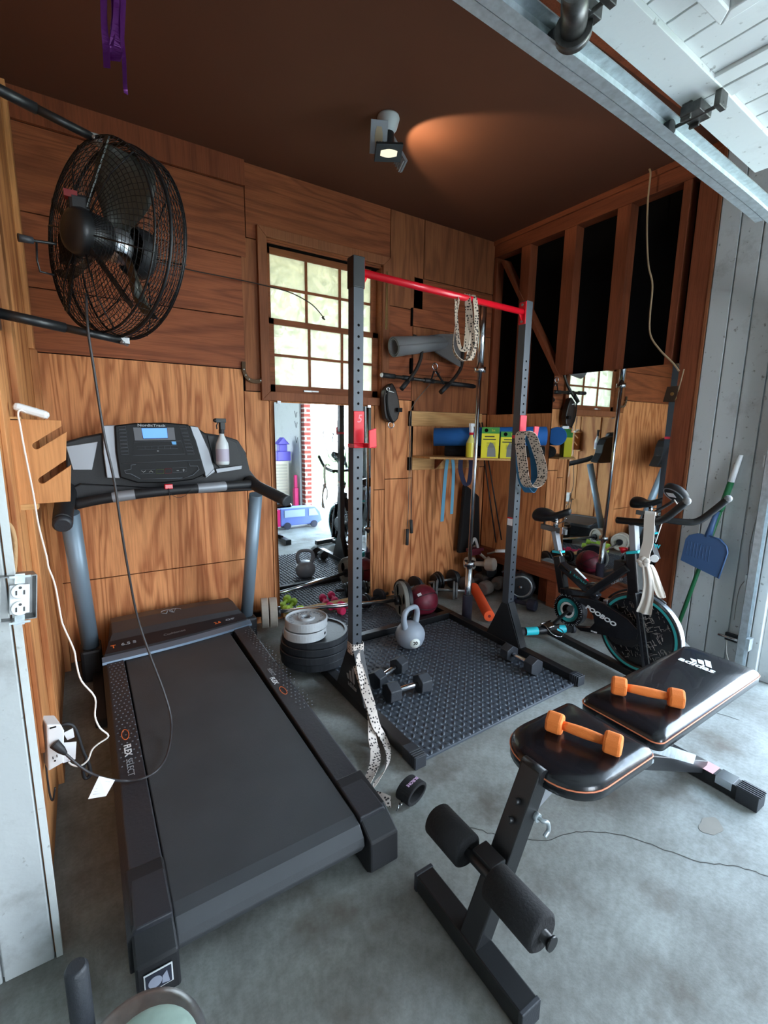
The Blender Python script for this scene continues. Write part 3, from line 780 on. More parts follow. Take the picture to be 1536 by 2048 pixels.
# motor hood
m = MB()
def loft(m, secs):
    R = [[m.b.verts.new(V(p)) for p in s] for s in secs]; k = len(R[0])
    for A, B in zip(R, R[1:]):
        for j in range(k): m._f((A[j], A[(j+1) % k], B[(j+1) % k], B[j]))
    m._f(R[0]); m._f(list(reversed(R[-1])))
secs = []
for i in range(13):
    u = i/12; x0 = .0 + u*.775; arc = math.sin(PI*u)
    yf = 2.565 + .10*u - .02*arc; yb = 2.975; zt = .285 + .006*arc
    xs = x0; xbk = .058 + u*.665
    secs.append([(xs, yf, .17), (xs, yf, .205), (xs*.98+.007, yf+.02, .215), (xbk, 2.74, zt-.012), (xbk, 2.86, zt+.004), (xbk, yb, zt-.01), (xbk, yb+.02, .05), (xs, yf+.05, .05)])
loft(m, secs); hood = m.obj('motor_hood', HOODP, tm, bev=.003)
m = MB(); secs = []
for i in range(13):
    u = i/12; x0 = .0 + u*.775; arc = math.sin(PI*u); yf = 2.563 + .10*u - .02*arc
    secs.append([(x0, yf-.022, .196), (x0, yf-.020, .208), (x0, yf+.022, .219), (x0, yf+.02, .205)])
loft(m, secs); m.obj('hood_lip', mat('steel blue trim', (112, 130, 148), .35, .4), hood)
m = MB(); secs = []
for i in range(13):
    u = i/12; x0 = .002 + u*.77; arc = math.sin(PI*u); yf = 2.565 + .10*u - .02*arc; xb = .055 + u*.68
    t0, t1 = .10, .62
    def pt(t): 
        return V((x0*.98+.007, yf+.02, .2165)).lerp(V((xb, 2.74, .285+.006*arc-.011)), t)
    a, b = pt(t0), pt(t1); secs.append([a+V((0, 0, .0)), b+V((0, 0, .0)), b+V((0, 0, .003)), a+V((0, 0, .003))])
loft(m, secs); m.obj('dark_band', mat('brown black gloss', (38, 32, 33), .3), hood)
slope = math.atan2(.045, .155)
def hoodtext(body, size, x, t, col, sx=1.0, sh=0.0):
    u = x/.775; arc = math.sin(PI*u); yf = 2.565 + .10*u - .02*arc
    p = V((x, yf+.02, .2165)).lerp(V((x, 2.74, .285+.006*arc-.011)), t); p.z += .0045
    dx = V((1, .13-.08*math.cos(PI*u), .0)).normalized(); dy = V((0, math.cos(slope), math.sin(slope)))
    MB().text(body, size, fr(p, dx, dy), shear=sh, bold=.0006, sx=sx).obj('lettering', col, hood)
hoodtext('T', .032, .055, .34, ORTXT, 1.2); hoodtext('6.5 S', .028, .125, .36, GTXT, 1.3); hoodtext('Cushioned', .022, .35, .36, mat('dim print', (96, 92, 92), .5), 1.2)
hoodtext('2.6', .026, .585, .34, ORTXT, 1.2); hoodtext('CHP', .022, .66, .36, GTXT, 1.3)
m = MB(); p = V((.365, 2.86, .297))
for sx in (-1, 1): m.tube([p + V((sx*.022 + .032*math.cos(a), .028*math.sin(a), .0)) for a in [PI*.25*0 + 2*PI*i/24 for i in range(18)]], .0016, 5)
m.tube([p+V((-.028, -.028, 0)), p+V((-.012, .03, 0)), p+V((.012, -.03, 0)), p+V((.03, .03, 0))], .002, 5)
m.obj('emblem', GTXT, hood)
# uprights
for x0, x1, y1, z1 in ((-.045, -.072, 2.60, .96), (.805, .818, 2.62, .99)):
    m = MB(); m.tube([(x0, 2.86, .16), (x1, y1, z1)], .041 if x0 < 0 else .037, 24); u = m.obj('upright', UPR, tm)
    m = MB(); m.box((x0, 2.87, .09), (.10, .16, .18)); m.obj('boot', BLACKM, tm, bev=.015)
m = MB(); m.bx(-.1, .82, 2.90, 2.96, .02, .07); m.bx(-.05, .0, 2.3, 2.9, .01, .05); m.obj('base_frame', BLACKM, tm, bev=.006)
# handle bar across and side arms
m = MB(); bar = smooth_path([(-.05, 2.575, 1.0), (.05, 2.56, 1.02), (.2, 2.54, 1.038), (.36, 2.535, 1.048), (.52, 2.54, 1.052), (.7, 2.57, 1.055), (.80, 2.60, 1.05)], 5)
m.tube(bar, .024, 14); m.obj('crossbar', BLACKM, tm)
for i0, i1 in ((7, 11), (19, 24)): m = MB(); m.tube(bar[i0:i1], .0255, 14, cap=False); m.obj('pulse_grip', SILVER, tm)
m = MB(); m.tube(smooth_path([(-.07, 2.66, 1.06), (-.082, 2.55, 1.02), (-.09, 2.45, .985), (-.093, 2.37, .955)]), .038, 18, flat=1.15); m.obj('side_arm', BLACKM, tm, bev=.006)
m = MB(); m.tube([(-.093, 2.372, .956), (-.094, 2.355, .950), (-.094, 2.345, .946)], [.037, .037, .028], 20); m.obj('arm_cap', RUBBER, tm)
m = MB(); m.tube([(.785, 2.64, 1.075), (.815, 2.57, 1.04), (.90, 2.40, .985)], .036, 12, flat=.85); m.obj('side_arm', BLACKM, tm, bev=.01)
m = MB(); m.tube([(.899, 2.402, .9857), (.911, 2.376, .977), (.913, 2.372, .976)], [.0375, .037, .030], 12, flat=.85); m.obj('arm_cap', RUBBER, tm, bev=.004)
# console
m = MB()
def P3(x, y, Y): return ony(x, y, Y)
# back wing body
wing = [(129, 884), (165, 874), (205, 866), (240, 852), (320, 846), (390, 852), (410, 866), (450, 872), (476, 880), (492, 905), (500, 940), (528, 976), (500, 982), (420, 986), (330, 990), (230, 1002), (150, 1018), (136, 980)]
f_ = [P3(x, y, 2.66) for x, y in wing]; b_ = [V((p.x, p.y+.10, p.z)) for p in f_]
A = [m.b.verts.new(p) for p in f_]; B = [m.b.verts.new(p) for p in b_]
m._f(A); m._f(list(reversed(B)))
for j in range(len(A)): m._f((A[j], A[(j+1) % len(A)], B[(j+1) % len(A)], B[j]))
con = m.obj('console', BLACKM, tm, bev=.008)
def plate(name, pts, Y, th, mt, parent, bev=.002, tilt=0):
    """outline read on the console face; sticks out th toward the runner; top leans back by tilt"""
    m = MB(); zs = [P3(x, y, Y).z for x, y in pts]; z0 = min(zs)
    f1 = []
    for x, y in pts:
        p = P3(x, y, Y); yy = Y - th + tilt*(p.z - z0); f1.append(P3(x, y, yy))
    A = [m.b.verts.new(p) for p in f1]; B = [m.b.verts.new(V((p.x, p.y+th+.02, p.z))) for p in f1]
    m._f(A); m._f(list(reversed(B)))
    for j in range(len(A)): m._f((A[j], A[(j+1) % len(A)], B[(j+1) % len(A)], B[j]))
    return m.obj(name, mt, parent, bev=bev)
plate('tray_recess', [(132, 893), (196, 883), (184, 940), (146, 940)], 2.655, .008, SILVER, con)
plate('bottle_tray', [(414, 870), (452, 876), (474, 885), (486, 930), (440, 936), (428, 925)], 2.655, .004, mat('tray black', (16, 17, 19), .5), con)
plate('tray_edge', [(432, 938), (484, 931), (483, 938), (434, 946)], 2.655, .03, SILVER, con, .001)
plate('dash_panel', [(146, 975), (160, 968), (240, 972), (300, 976), (400, 972), (500, 962), (520, 972), (500, 976), (420, 980), (330, 985), (230, 998), (154, 1010)], 2.655, .03, BLACKM, con, .006)
plate('side_trim', [(205, 851), (240, 850), (236, 900), (240, 957), (214, 956), (207, 905)], 2.645, .03, SILVER, con, .003)
plate('side_trim', [(380, 852), (396, 854), (418, 900), (430, 944), (412, 956), (396, 900)], 2.645, .03, SILVER, con, .003)
dis = plate('display_panel', [(229, 851), (270, 846), (330, 845), (377, 849), (392, 880), (408, 935), (412, 948), (385, 960), (330, 966), (275, 966), (240, 955), (232, 905)], 2.64, .05, mat('gloss black plastic', (10, 11, 13), .5, spec=.25), con, .006)
plate('screen', [(283, 856.5), (333.5, 856), (335.5, 876), (287, 877)], 2.64, .0545, LCD, dis, 0)
plate('screen_bezel', [(266, 855), (282, 855), (286, 878), (336, 877), (334, 855), (348, 855), (351, 880), (270, 881)], 2.64, .0525, mat('bezel grey', (60, 62, 68), .4), dis, 0)
plate('energy_sticker', [(343, 883), (352, 883), (353, 889), (345, 889)], 2.64, .0535, mat('sky blue sticker', (70, 160, 220), .4), dis, 0)
# key rows
KEYM = mat('key outline grey', (98, 103, 110), .6)
m = MB(); 
def frm(pts, w):
    q = [P3(x, y, 2.586) for x, y in pts]
    m.tube(q, w, 4, closed=True)
for k in range(8):
    y = 853 + k*7.2; frm([(237+k*.6, y), (251+k*.8, y-.6), (252+k*.8, y+5), (238+k*.6, y+5.6)], .0009)
    frm([(359+k*2.0, y-1), (371+k*2.2, y-1), (374+k*2.2, y+4.6), (361+k*2.0, y+4.6)], .0009)
frm([(268, 884), (362, 882), (370, 908), (266, 911)], .0008)
frm([(273, 893), (355, 891), (356, 897), (274, 899)], .0008)
for x in (290, 303, 316, 329, 341): m.tube([P3(x, 892, 2.586), P3(x+.3, 898, 2.586)], .0007, 4)
m.tube([P3(243, 927, 2.585), P3(400, 920, 2.585)], .0012, 4)
for pts in ([(272, 929), (262, 930), (262, 938), (249, 941), (252, 947), (262, 948), (281, 958)], [(377, 925), (380, 932), (395, 932), (398, 939), (386, 950), (365, 957)]): m.tube([P3(x, y, 2.582) for x, y in pts], .0018, 5)
m.tube([P3(281, 958, 2.582), P3(365, 956, 2.582)], .0018, 5)
for a, b in (((281, 940), (311, 948)), ((345, 936), (373, 945))): frm([(a[0], a[1]), (b[0], a[1]-1.5), (b[0], b[1]-1.5), (a[0], b[1])], .0008)
m.obj('key_outlines', KEYM, dis)
m = MB(); frm([(313, 939), (328, 938.5), (328, 946.5), (313, 947)], .0009); m.obj('start_key', mat('green outline', (110, 130, 60), .5), dis)
m = MB(); frm([(330, 938), (343, 937.5), (343, 946), (330, 946.5)], .0009); m.obj('stop_key', mat('red outline', (150, 30, 40), .5), dis)
MB().text('NordicTrack', .0185, fr(P3(303, 851, 2.5825), (1, 0, 0), (0, 0, 1)), bold=.0004, sx=1.28).obj('lettering', GTXT, dis)
MB().text('ifit', .006, fr(P3(316, 902, 2.584), (1, 0, 0), (0, 0, 1)), sx=1.5).obj('lettering', WTXT, dis)
m = MB(); 
for x, s in ((287, 1), (302, -1)): m.tube([P3(x-4, 943-s*1.5, 2.583), P3(x, 943+s*1.5, 2.583), P3(x+4, 943-s*1.5, 2.583)], .0009, 4)
m.tube([P3(353, 941, 2.583), P3(358, 941, 2.583)], .0009, 4); m.tube([P3(364, 940, 2.583), P3(370, 940, 2.583)], .0009, 4); m.tube([P3(367, 937.5, 2.583), P3(367, 943, 2.583)], .0009, 4)
m.obj('key_symbols', WTXT, dis)
m = MB(); m.box(P3(337, 973, 2.52), (.038, .02, .026)); m.obj('safety_key', RED, tm, bev=.004)
m = MB(); m.tube(smooth_path([P3(336, 978, 2.51), P3(342, 988, 2.50), P3(356, 995, 2.50), P3(372, 990, 2.50), P3(388, 972, 2.52), P3(410, 955, 2.54), P3(428, 938, 2.6)]), .0012, 5); m.tube([P3(337, 976, 2.51), P3(340, 999, 2.51)], .0014, 5); m.obj('safety_cord', BLACKM, tm)
m = MB(); P = [(.315-.36+.37-.015, 1.0348, .07)] if False else None
c = V((.052, 1.034, .06)); m.box((.052, 1.0335, .075), (.062, .002, .052)); st = m.obj('warning_sticker', WTXT, tm)
m = MB(); m.box((.052, 1.0322, .075), (.056, .002, .046)); st2 = m.obj('sticker_print', mat('sticker navy', (40, 44, 58), .5), st)
m = MB(); m.cyl((.044, 1.0315, .073), (.044, 1.0305, .073), .015, n=16); m.prism([(.058, .06), (.075, .055), (.07, .09), (.06, .08)], .001, fr((0, 1.031, 0), (1, 0, 0), (0, 0, 1))); m.obj('sticker_print', mat('sticker grey', (150, 156, 172), .5), st)

# spray bottle in the treadmill tray
def spray(name, label, base, h, body_m, trig_m, liq=None, lab=None, rz=0):
    t = thing(name, label, 'spray bottle', base, rz)
    M0 = Matrix.Translation(V(base)) @ Matrix.Rotation(rz, 4, 'Z'); s = h/.27
    prof = [(0, 0), (.034, 0), (.037, .008), (.037, .10), (.034, .125), (.024, .145), (.014, .17), (.0135, .185), (.0, .185)]
    MB().lathe([(r*s, z*s) for r, z in prof], M0).obj('bottle_body', body_m, t)
    if lab: MB().lathe([(.0376*s, .02*s), (.0378*s, .022*s), (.0378*s, .09*s), (.0376*s, .092*s)], M0).obj('bottle_label', lab, t)
    if liq: MB().lathe([(.0378*s, .004*s), (.0378*s, .115*s)], M0).obj('liquid', liq, t)
    m = MB(); m.cyl((0, 0, .18*s), (0, 0, .205*s), .016*s); m.box((.004*s, 0, .225*s), (.03*s, .022*s, .045*s)); m.box((-.005*s, 0, .255*s), (.065*s, .02*s, .024*s)); m.cyl((-.037*s, 0, .255*s), (-.047*s, 0, .255*s), .009*s, n=10)
    m.tube([(-.02*s, 0, .245*s), (-.03*s, 0, .225*s), (-.028*s, 0, .205*s)], .0045*s, 6)
    m.xf(M0).obj('trigger_head', trig_m, t, bev=.002*s)
    return t
spray('spray_bottle', 'clear spray bottle with black trigger standing on the treadmill tray', (P3(446, 929, 2.575).x, 2.575, P3(446, 929, 2.575).z), .245, SPRAYB, BLACKM, None, mat('faded lilac label', (176, 168, 184), .6), .3)

# ================================================================ FAN on the left wall
fc = V((.146, 1.905, 1.957)); az = math.radians(62)
ax = V((math.sin(az), math.cos(az), -.02)).normalized()       # axis, motor side -> blowing side
FMX = Matrix.Translation(fc) @ ax.to_track_quat('Z', 'Y').to_matrix().to_4x4()
fan = thing('wall_fan', 'big black caged fan on two arms from the left wall', 'fan', mtx=FMX.copy())
FM = mat('fan black wire', (22, 22, 24), .4, .3)
R0 = .292
def cage(name, sgn):
    m = MB(); prof = []
    for i in range(13):
        r = R0*(1-(i/12)**1.0)*.86 + .05; zz = sgn*(.095 - .05*(r/R0)**3)
        if i < 11: prof.append((r, zz))
    for r in [R0*(.16+.84*i/17) for i in range(17)]:
        zz = sgn*(.10 - .045*(r/R0)**4); m.tube([FMX @ V((r*math.cos(a), r*math.sin(a), zz)) for a in [2*PI*i/48 for i in range(48)]], .0011, 4, closed=True)
    for k in range(5):
        zz = sgn*(.055-.011*k); m.tube([FMX @ V((R0*math.cos(a), R0*math.sin(a), zz)) for a in [2*PI*i/60 for i in range(60)]], .0013, 4, closed=True)
    n = 84
    for k in range(n):
        a = 2*PI*k/n; tw = .35*sgn; pts = []
        for i in range(6):
            u = .16 + .84*i/5; r = R0*u; b = a + tw*(1-u); pts.append(FMX @ V((r*math.cos(b), r*math.sin(b), sgn*(.10 - .045*u**4))))
        pts.append(FMX @ V((R0*math.cos(a), R0*math.sin(a), 0)))
        m.tube(pts, .0009, 3, cap=False)
    for k in range(6):
        a = 2*PI*k/6+.3; m.tube([FMX @ V((R0*u*math.cos(a), R0*u*math.sin(a), sgn*(.103 - .045*u**4))) for u in (.15, .4, .7, 1)], .0024, 5)
    return m.obj(name, FM, fan)
cage('front_guard', 1); cage('rear_guard', -1)
m = MB(); m.tube([FMX @ V((R0*math.cos(a), R0*math.sin(a), 0)) for a in [2*PI*i/72 for i in range(72)]], .006, 6, closed=True); m.tube([FMX @ V((R0*.985*math.cos(a), R0*.985*math.sin(a), .052)) for a in [2*PI*i/72 for i in range(72)]], .004, 6, closed=True); m.tube([FMX @ V((R0*.985*math.cos(a), R0*.985*math.sin(a), -.052)) for a in [2*PI*i/72 for i in range(72)]], .004, 6, closed=True); m.obj('rim', FM, fan)
m = MB(); m.lathe([(.075, .055), (.08, .06), (.08, .105), (.07, .112), (0, .114)], FMX); m.obj('hub_badge', BLACKM, fan)
BL = mat('dark fan blade', (62, 62, 56), .35, .4)
up_l = (FMX.inverted().to_3x3() @ V((0, 0, 1))); base_a = math.atan2(up_l.y, up_l.x)
for k, da in enumerate((.42, .42+2*PI/3, .42+4*PI/3)):
    a0 = base_a + da; m = MB(); g = []
    for i in range(9):
        u = i/8; r = .045 + u*.225; hw = (.16 + .40*math.sin(PI*min(1, u*.92+.10))**.8) * (1.0 if u < .9 else .86)
        row = []
        for j in range(7):
            s = j/6-.5; a = a0 + s*hw*1.75; row.append(m.b.verts.new(FMX @ V((r*math.cos(a), r*math.sin(a), s*.11*(.5+.6*u) + .012*math.cos(s*PI)))))
        g.append(row)
    for i in range(8):
        for j in range(6): m._f((g[i][j], g[i+1][j], g[i+1][j+1], g[i][j+1]), True)
    o = m.obj('fan_blade', BL, fan); sd = o.modifiers.new('solid', 'SOLIDIFY'); sd.thickness = .002
m = MB(); m.lathe([(0, .04), (.045, .04), (.055, .03), (.055, -.02), (.03, -.03), (0, -.03)], FMX); m.obj('hub', ALU, fan)
m = MB(); m.lathe([(0, -.02), (.05, -.022), (.066, -.035), (.070, -.115), (.062, -.135), (.04, -.145), (0, -.145)], FMX); mo = m.obj('motor', BLACK, fan)
m = MB(); m.box((.10, -.02, -.085), (.10, .09, .02)); 
m.xf(FMX); 
for a in (base_a+.35, base_a+2.5, base_a+3.9, base_a+5.3): m.bar(FMX @ V((.05*math.cos(a), .05*math.sin(a), -.105)), FMX @ V((R0*.98*math.cos(a), R0*.98*math.sin(a), -.06)), .016, .005, ax)
m.obj('motor_bracket', BLACK, fan)
m = MB(); cb = FMX @ V((.075*math.cos(base_a), .075*math.sin(base_a), -.105)); m.box(cb, (.055, .055, .055)); m.obj('switch_box', BLACKM, fan, bev=.01)
m = MB(); m.box(cb + V((-.02, -.012, .022)), (.035, .03, .02)); m.obj('switch_label', mat('dark red label', (120, 20, 24), .5), fan)
m = MB(); m.tube(smooth_path([ony(112, 488, 1.80), ony(80, 483, 1.78), ony(55, 480, 1.77)]), .004, 6); m.obj('pull_rod', BLACK, fan)
m = MB(); m.tube([ony(66, 481, 1.77), ony(36, 475, 1.76)], [.009, .011], 10); m.obj('handle_grip', RUBBER, fan)
m = MB(); m.tube([ony(73, 483, 1.78), ony(74, 520, 1.78), ony(80, 543, 1.78), ony(108, 550, 1.80)], .003, 6); m.obj('wire_loop', BLACK, fan)
top = fc + V((0, 0, R0+.005)) + ax*(-.03); bot = fc - V((0, 0, R0+.012)) + ax*(.01)
ad = V((-math.sin(math.radians(73)), -math.cos(math.radians(73)), .08))
for p, nm in ((top, 1), (bot, 0)):
    L = (p.x - XL)/-ad.x; m = MB(); q = p + ad*L; m.tube([p, p + ad*(L*.5)], .0125, 14); m.tube([p+ad*(L*.5), q], .015, 14); m.obj('support_arm', BLACK, fan)
    m = MB(); m.box(q + V((.004, 0, 0)), (.012, .07, .09)); m.obj('wall_plate', BLACK, fan, bev=.003)
    m = MB(); m.box(p, (.03, .03, .022)); m.cyl(p + V((-.01, -.03, -.008)), p + V((.01, .03, -.008)), .006, n=8); m.obj('clamp', STEEL, fan, bev=.002)

# fan power cord down over the treadmill to the wall adapter
m = MB()
cp = [(172, 588, 1.86), (176, 660, 1.84), (188, 740, 1.84), (200, 820, 1.84), (211, 885, 1.84), (228, 960, 1.85), (243, 1060, 1.87), (258, 1150, 1.90), (275, 1235, 1.93), (300, 1310, 1.92), (326, 1378, 1.90), (341, 1430, 1.86)]
cpts = [ony(x, y, Y) for x, y, Y in cp] + [onz(342, 1470, .197), onz(334, 1510, .19), onz(315, 1540, .19), onz(285, 1557, .19), onz(250, 1562, .195), ony(215, 1558, 1.57), ony(185, 1548, 1.58), ony(160, 1533, 1.59), ony(128, 1505, 1.60)]
m.tube(smooth_path(cpts, 5), .0042, 8)
cord = thing('power_cord', 'long black fan cord hanging over the treadmill deck to the wall adapter', 'cord', (.1, 1.85, .2))
m.obj('cord', mat('dark cord rubber', (52, 50, 52), .45), cord)
m = MB(); p0, p1 = ony(132, 1508, 1.60), ony(108, 1487, 1.61); m.tube([p0, p0.lerp(p1, .4), p1], [.006, .012, .015], 8); m.obj('plug', BLACKM, cord, bev=.002)
m = MB(); q = [ony(198, 1552, 1.565), ony(230, 1560, 1.565), ony(212, 1592, 1.55), ony(176, 1598, 1.55)]; vs = [m.b.verts.new(p) for p in q]; m._f(vs); o = m.obj('paper_tag', LABELW, cord, rec=False); sd = o.modifiers.new('s', 'SOLIDIFY'); sd.thickness = .0008
m = MB()
for k in range(6): u = .15+.13*k; a = q[0].lerp(q[3], u).lerp(q[1].lerp(q[2], u), .15); b = q[0].lerp(q[3], u).lerp(q[1].lerp(q[2], u), .8); m.tube([a+V((0, -.001, 0)), b+V((0, -.001, 0))], .0005, 4)
m.obj('tag_print', GTXT, cord)

# white charger on the plywood bracket and its cable
br = thing('plywood_bracket', 'plywood board with two slanted slots fixed to the left wall', 'bracket', (-.11, 1.76, 1.13))
def W(x, y): p = ony(x, y, 1.75); return (p.x, p.z)
def slot(a, b, w, open_r):
    """slot from inner end a to mouth at the board edge"""
    A, B = V((*W(*a), 0)), V((*W(*b), 0)); d = (B-A).normalized(); n = V((-d.y, d.x, 0)) * w/2
    lo = B - n; hi = B + n; pts = [(lo.x, lo.y)]
    for i in range(9):
        t = PI*i/8; q = A - n*math.cos(t) - d*(w/2)*math.sin(t); pts.append((q.x, q.y))
    pts.append((hi.x, hi.y)); return pts
poly = [W(38, 1010), W(141, 1003)] + slot((84, 961), (137, 925), .020, 1) + slot((72, 892), (128, 858), .020, 1) + [W(122, 841), W(12, 837)]
m = MB(); m.prism(poly, .018, fr((0, 1.768, 0), (1, 0, 0), (0, 0, 1))); m.obj('board', WOODL, br, bev=.001)
m = MB(); m.bx(-.18, -.142, 1.75, 1.79, 1.375, 1.385); m.bx(-.168, -.126, 1.752, 1.81, 1.108, 1.125); m.obj('batten', PINE, br)
ch = thing('white_charger', 'white rounded puck charger resting on the plywood bracket', 'charger', (-.10, 1.76, 1.4))
m = MB(); a_, b_2 = ony(42, 816, 1.74), ony(84, 828, 1.74); m.bar(a_ - (b_2-a_).normalized()*.018, b_2 + (b_2-a_).normalized()*.018, .05, .024, (0, 0, 1)); m.obj('puck', WHITEP, ch, bev=.010)
m = MB(); p = ony(54, 823, 1.722); m.cyl(p, p+V((0, -.004, 0)), .003, n=10); m.obj('button', BLACKM, ch)
m = MB(); wc = [(52, 824, 1.72), (40, 820, 1.715), (36, 828, 1.71), (40, 850, 1.70), (47, 890, 1.70), (57, 940, 1.70), (67, 990, 1.70), (77, 1050, 1.69), (93, 1113, 1.68), (97, 1135, 1.68), (110, 1170, 1.68), (122, 1235, 1.68), (128, 1255, 1.68), (148, 1300, 1.67), (153, 1328, 1.66), (163, 1362, 1.66), (190, 1395, 1.66), (190, 1432, 1.66), (200, 1456, 1.66), (217, 1472, 1.66), (196, 1488, 1.66), (184, 1500, 1.66), (176, 1520, 1.66), (160, 1532, 1.66), (145, 1530, 1.67), (137, 1524, 1.68)]
m.tube(smooth_path([ony(*p) for p in wc], 4), .0027, 7); tag(m.obj('charging_cable', WIREW), 'wavy white cable running from the white puck down to the adapter', 'cable')

# wall adapter low on the left wall
ad_ = thing('outlet_adapter', 'white plug-in outlet adapter low on the left wall', 'outlet adapter', (-.16, 1.62, .3))
m = MB(); q = [ony(x, y, 1.62) for x, y in ((93, 1450), (122, 1449), (129, 1462), (128, 1525), (97, 1543))]; q2 = [p + V((-.02, .07, 0)) for p in q]
A = [m.b.verts.new(p) for p in q]; B = [m.b.verts.new(p) for p in q2]; m._f(A); m._f(list(reversed(B)))
for j in range(5): m._f((A[j], A[(j+1) % 5], B[(j+1) % 5], B[j]))
m.obj('housing', WHITEP, ad_, bev=.004)
m = MB()
for x, y in ((106, 1516), (114, 1512)): p = ony(x, y, 1.6185); m.box(p, (.002, .002, .008))
p = ony(110, 1522, 1.6185); m.cyl(p, p+V((0, .002, 0)), .0026, n=8); p = ony(106, 1455, 1.6185); m.box(p, (.016, .002, .004)); m.obj('slots', FELT, ad_)
m = MB(); q = [ony(x, y, 1.70) for x, y in ((128, 1485), (153, 1483), (151, 1518), (126, 1526))]; m._f([m.b.verts.new(p) for p in q]); o = m.obj('transformer_label', LABELW, ad_, rec=False); sd = o.modifiers.new('s', 'SOLIDIFY'); sd.thickness = .001
cc = thing('coiled_cord', 'black treadmill cord with a paper tag looping behind the white adapter', 'cord', (-.09, 1.75, .2))
m = MB(); m.tube(smooth_path([ony(x, y, 1.76) for x, y in ((118, 1455), (130, 1448), (146, 1452), (156, 1472), (165, 1500), (178, 1530), (180, 1550), (170, 1556), (166, 1540), (172, 1515))]), .006, 8); m.tube(smooth_path([ony(x, y, 1.66) for x, y in ((96, 1470), (90, 1500), (94, 1550), (100, 1590), (106, 1600), (110, 1575))]), .003, 6); m.obj('cord', BLACKM, cc)
m = MB(); m._f([m.b.verts.new(ony(x, y, 1.735)) for x, y in ((126, 1466), (146, 1456), (149, 1474), (135, 1480))]); o = m.obj('paper_tag', LABELW, cc, rec=False); sd = o.modifiers.new('s', 'SOLIDIFY'); sd.thickness = .0008

# open metal outlet box
ob = thing('electrical_outlet', 'white duplex outlet in an open metal box on the left wall edge', 'outlet', (-.15, 1.33, .96))
OX = V((.97, .24, 0)).normalized(); ctr = ony(38, 1197, 1.268)
MX = fr(ctr, OX, (0, 0, 1)) @ Matrix.Rotation(-.1, 4, 'Z')
m = MB(); 
for a, b in (((-.032, 0), (.002, .10)), ((.032, 0), (.002, .10)), ((0, .05), (.064, .002)), ((0, -.05), (.064, .002))): m.box((a[0], a[1], -.02), (b[0], b[1], .04), MX)
m.box((0, 0, -.04), (.064, .10, .002), MX); m.obj('metal_box', STEEL, ob)
m = MB(); m.box((0, 0, .002), (.036, .066, .012), MX)
for s in (-1, 1): m.cyl(MX @ V((0, s*.019, .0)), MX @ V((0, s*.019, .014)), .0165, n=20)
o_ = m.obj('receptacle', WHITEP, ob, bev=.0015)
m = MB()
for s in (-1, 1):
    for dx in (-.007, .007): m.box((dx, s*.019-.002, .0145), (.003, .010, .001), MX)
    m.cyl(MX @ V((0, s*.019+.009, .014)), MX @ V((0, s*.019+.009, .015)), .003, n=10)
m.obj('slots', mat('slot grey', (70, 70, 70), .6), ob)
m = MB(); m.box((0, .047, .008), (.018, .022, .002), MX); m.box((0, -.047, .008), (.018, .022, .002), MX); m.box((0, .052, .010), (.038, .005, .002), MX); m.box((0, -.052, .010), (.038, .005, .002), MX); m.obj('mounting_strap', GALV, ob)
m = MB(); m.tube(smooth_path([ony(x, y, 1.34) for x, y in ((-8, 1042), (6, 1046), (20, 1052), (28, 1075), (30, 1105), (28, 1150))]), .0055, 10); tag(m.obj('armoured_cable', mat('tan cable jacket', (178, 140, 96), .7, bump=.4, bscale=150)), 'tan sheathed cable curving down the left wall into the metal outlet box', 'cable')

# ================================================================ MIRRORS
t = thing('tall_mirror', 'tall frameless mirror on the back wall below the window', 'mirror', (1.47, 3.07, .05))
def quad_slab(m, pts, th_vec):
    A = [m.b.verts.new(V(p)) for p in pts]; B = [m.b.verts.new(V(p)+V(th_vec)) for p in pts]
    m._f(A); m._f(list(reversed(B)))
    for j in range(len(A)): m._f((A[j], A[(j+1) % len(A)], B[(j+1) % len(A)], B[j]))
m = MB(); quad_slab(m, [(1.105, 3.062, .065), (1.858, 3.062, .065), (1.853, 3.066, 1.535), (1.100, 3.066, 1.535)], (0, .006, 0)); m.obj('glass', MIRROR, t)
m = MB(); 
for x in (1.13, 1.83): m.bx(x-.012, x+.012, 3.052, 3.075, 1.528, 1.545)
m.obj('mirror_clip', CHROME, t)
m = MB(); m.bx(1.12, 1.86, 3.04, 3.085, .03, .062); m.obj('support_ledge', PINE, t)
t = thing('wall_mirror', 'frameless mirror on the stud wall behind the exercise bike', 'mirror', (3.07, 1.95, .4))
m = MB(); quad_slab(m, [(3.066, 1.505, .325), (3.066, 2.380, .325), (3.066, 2.383, 1.787), (3.066, 1.492, 1.785)], (.006, 0, 0)); m.obj('glass', MIRROR, t)

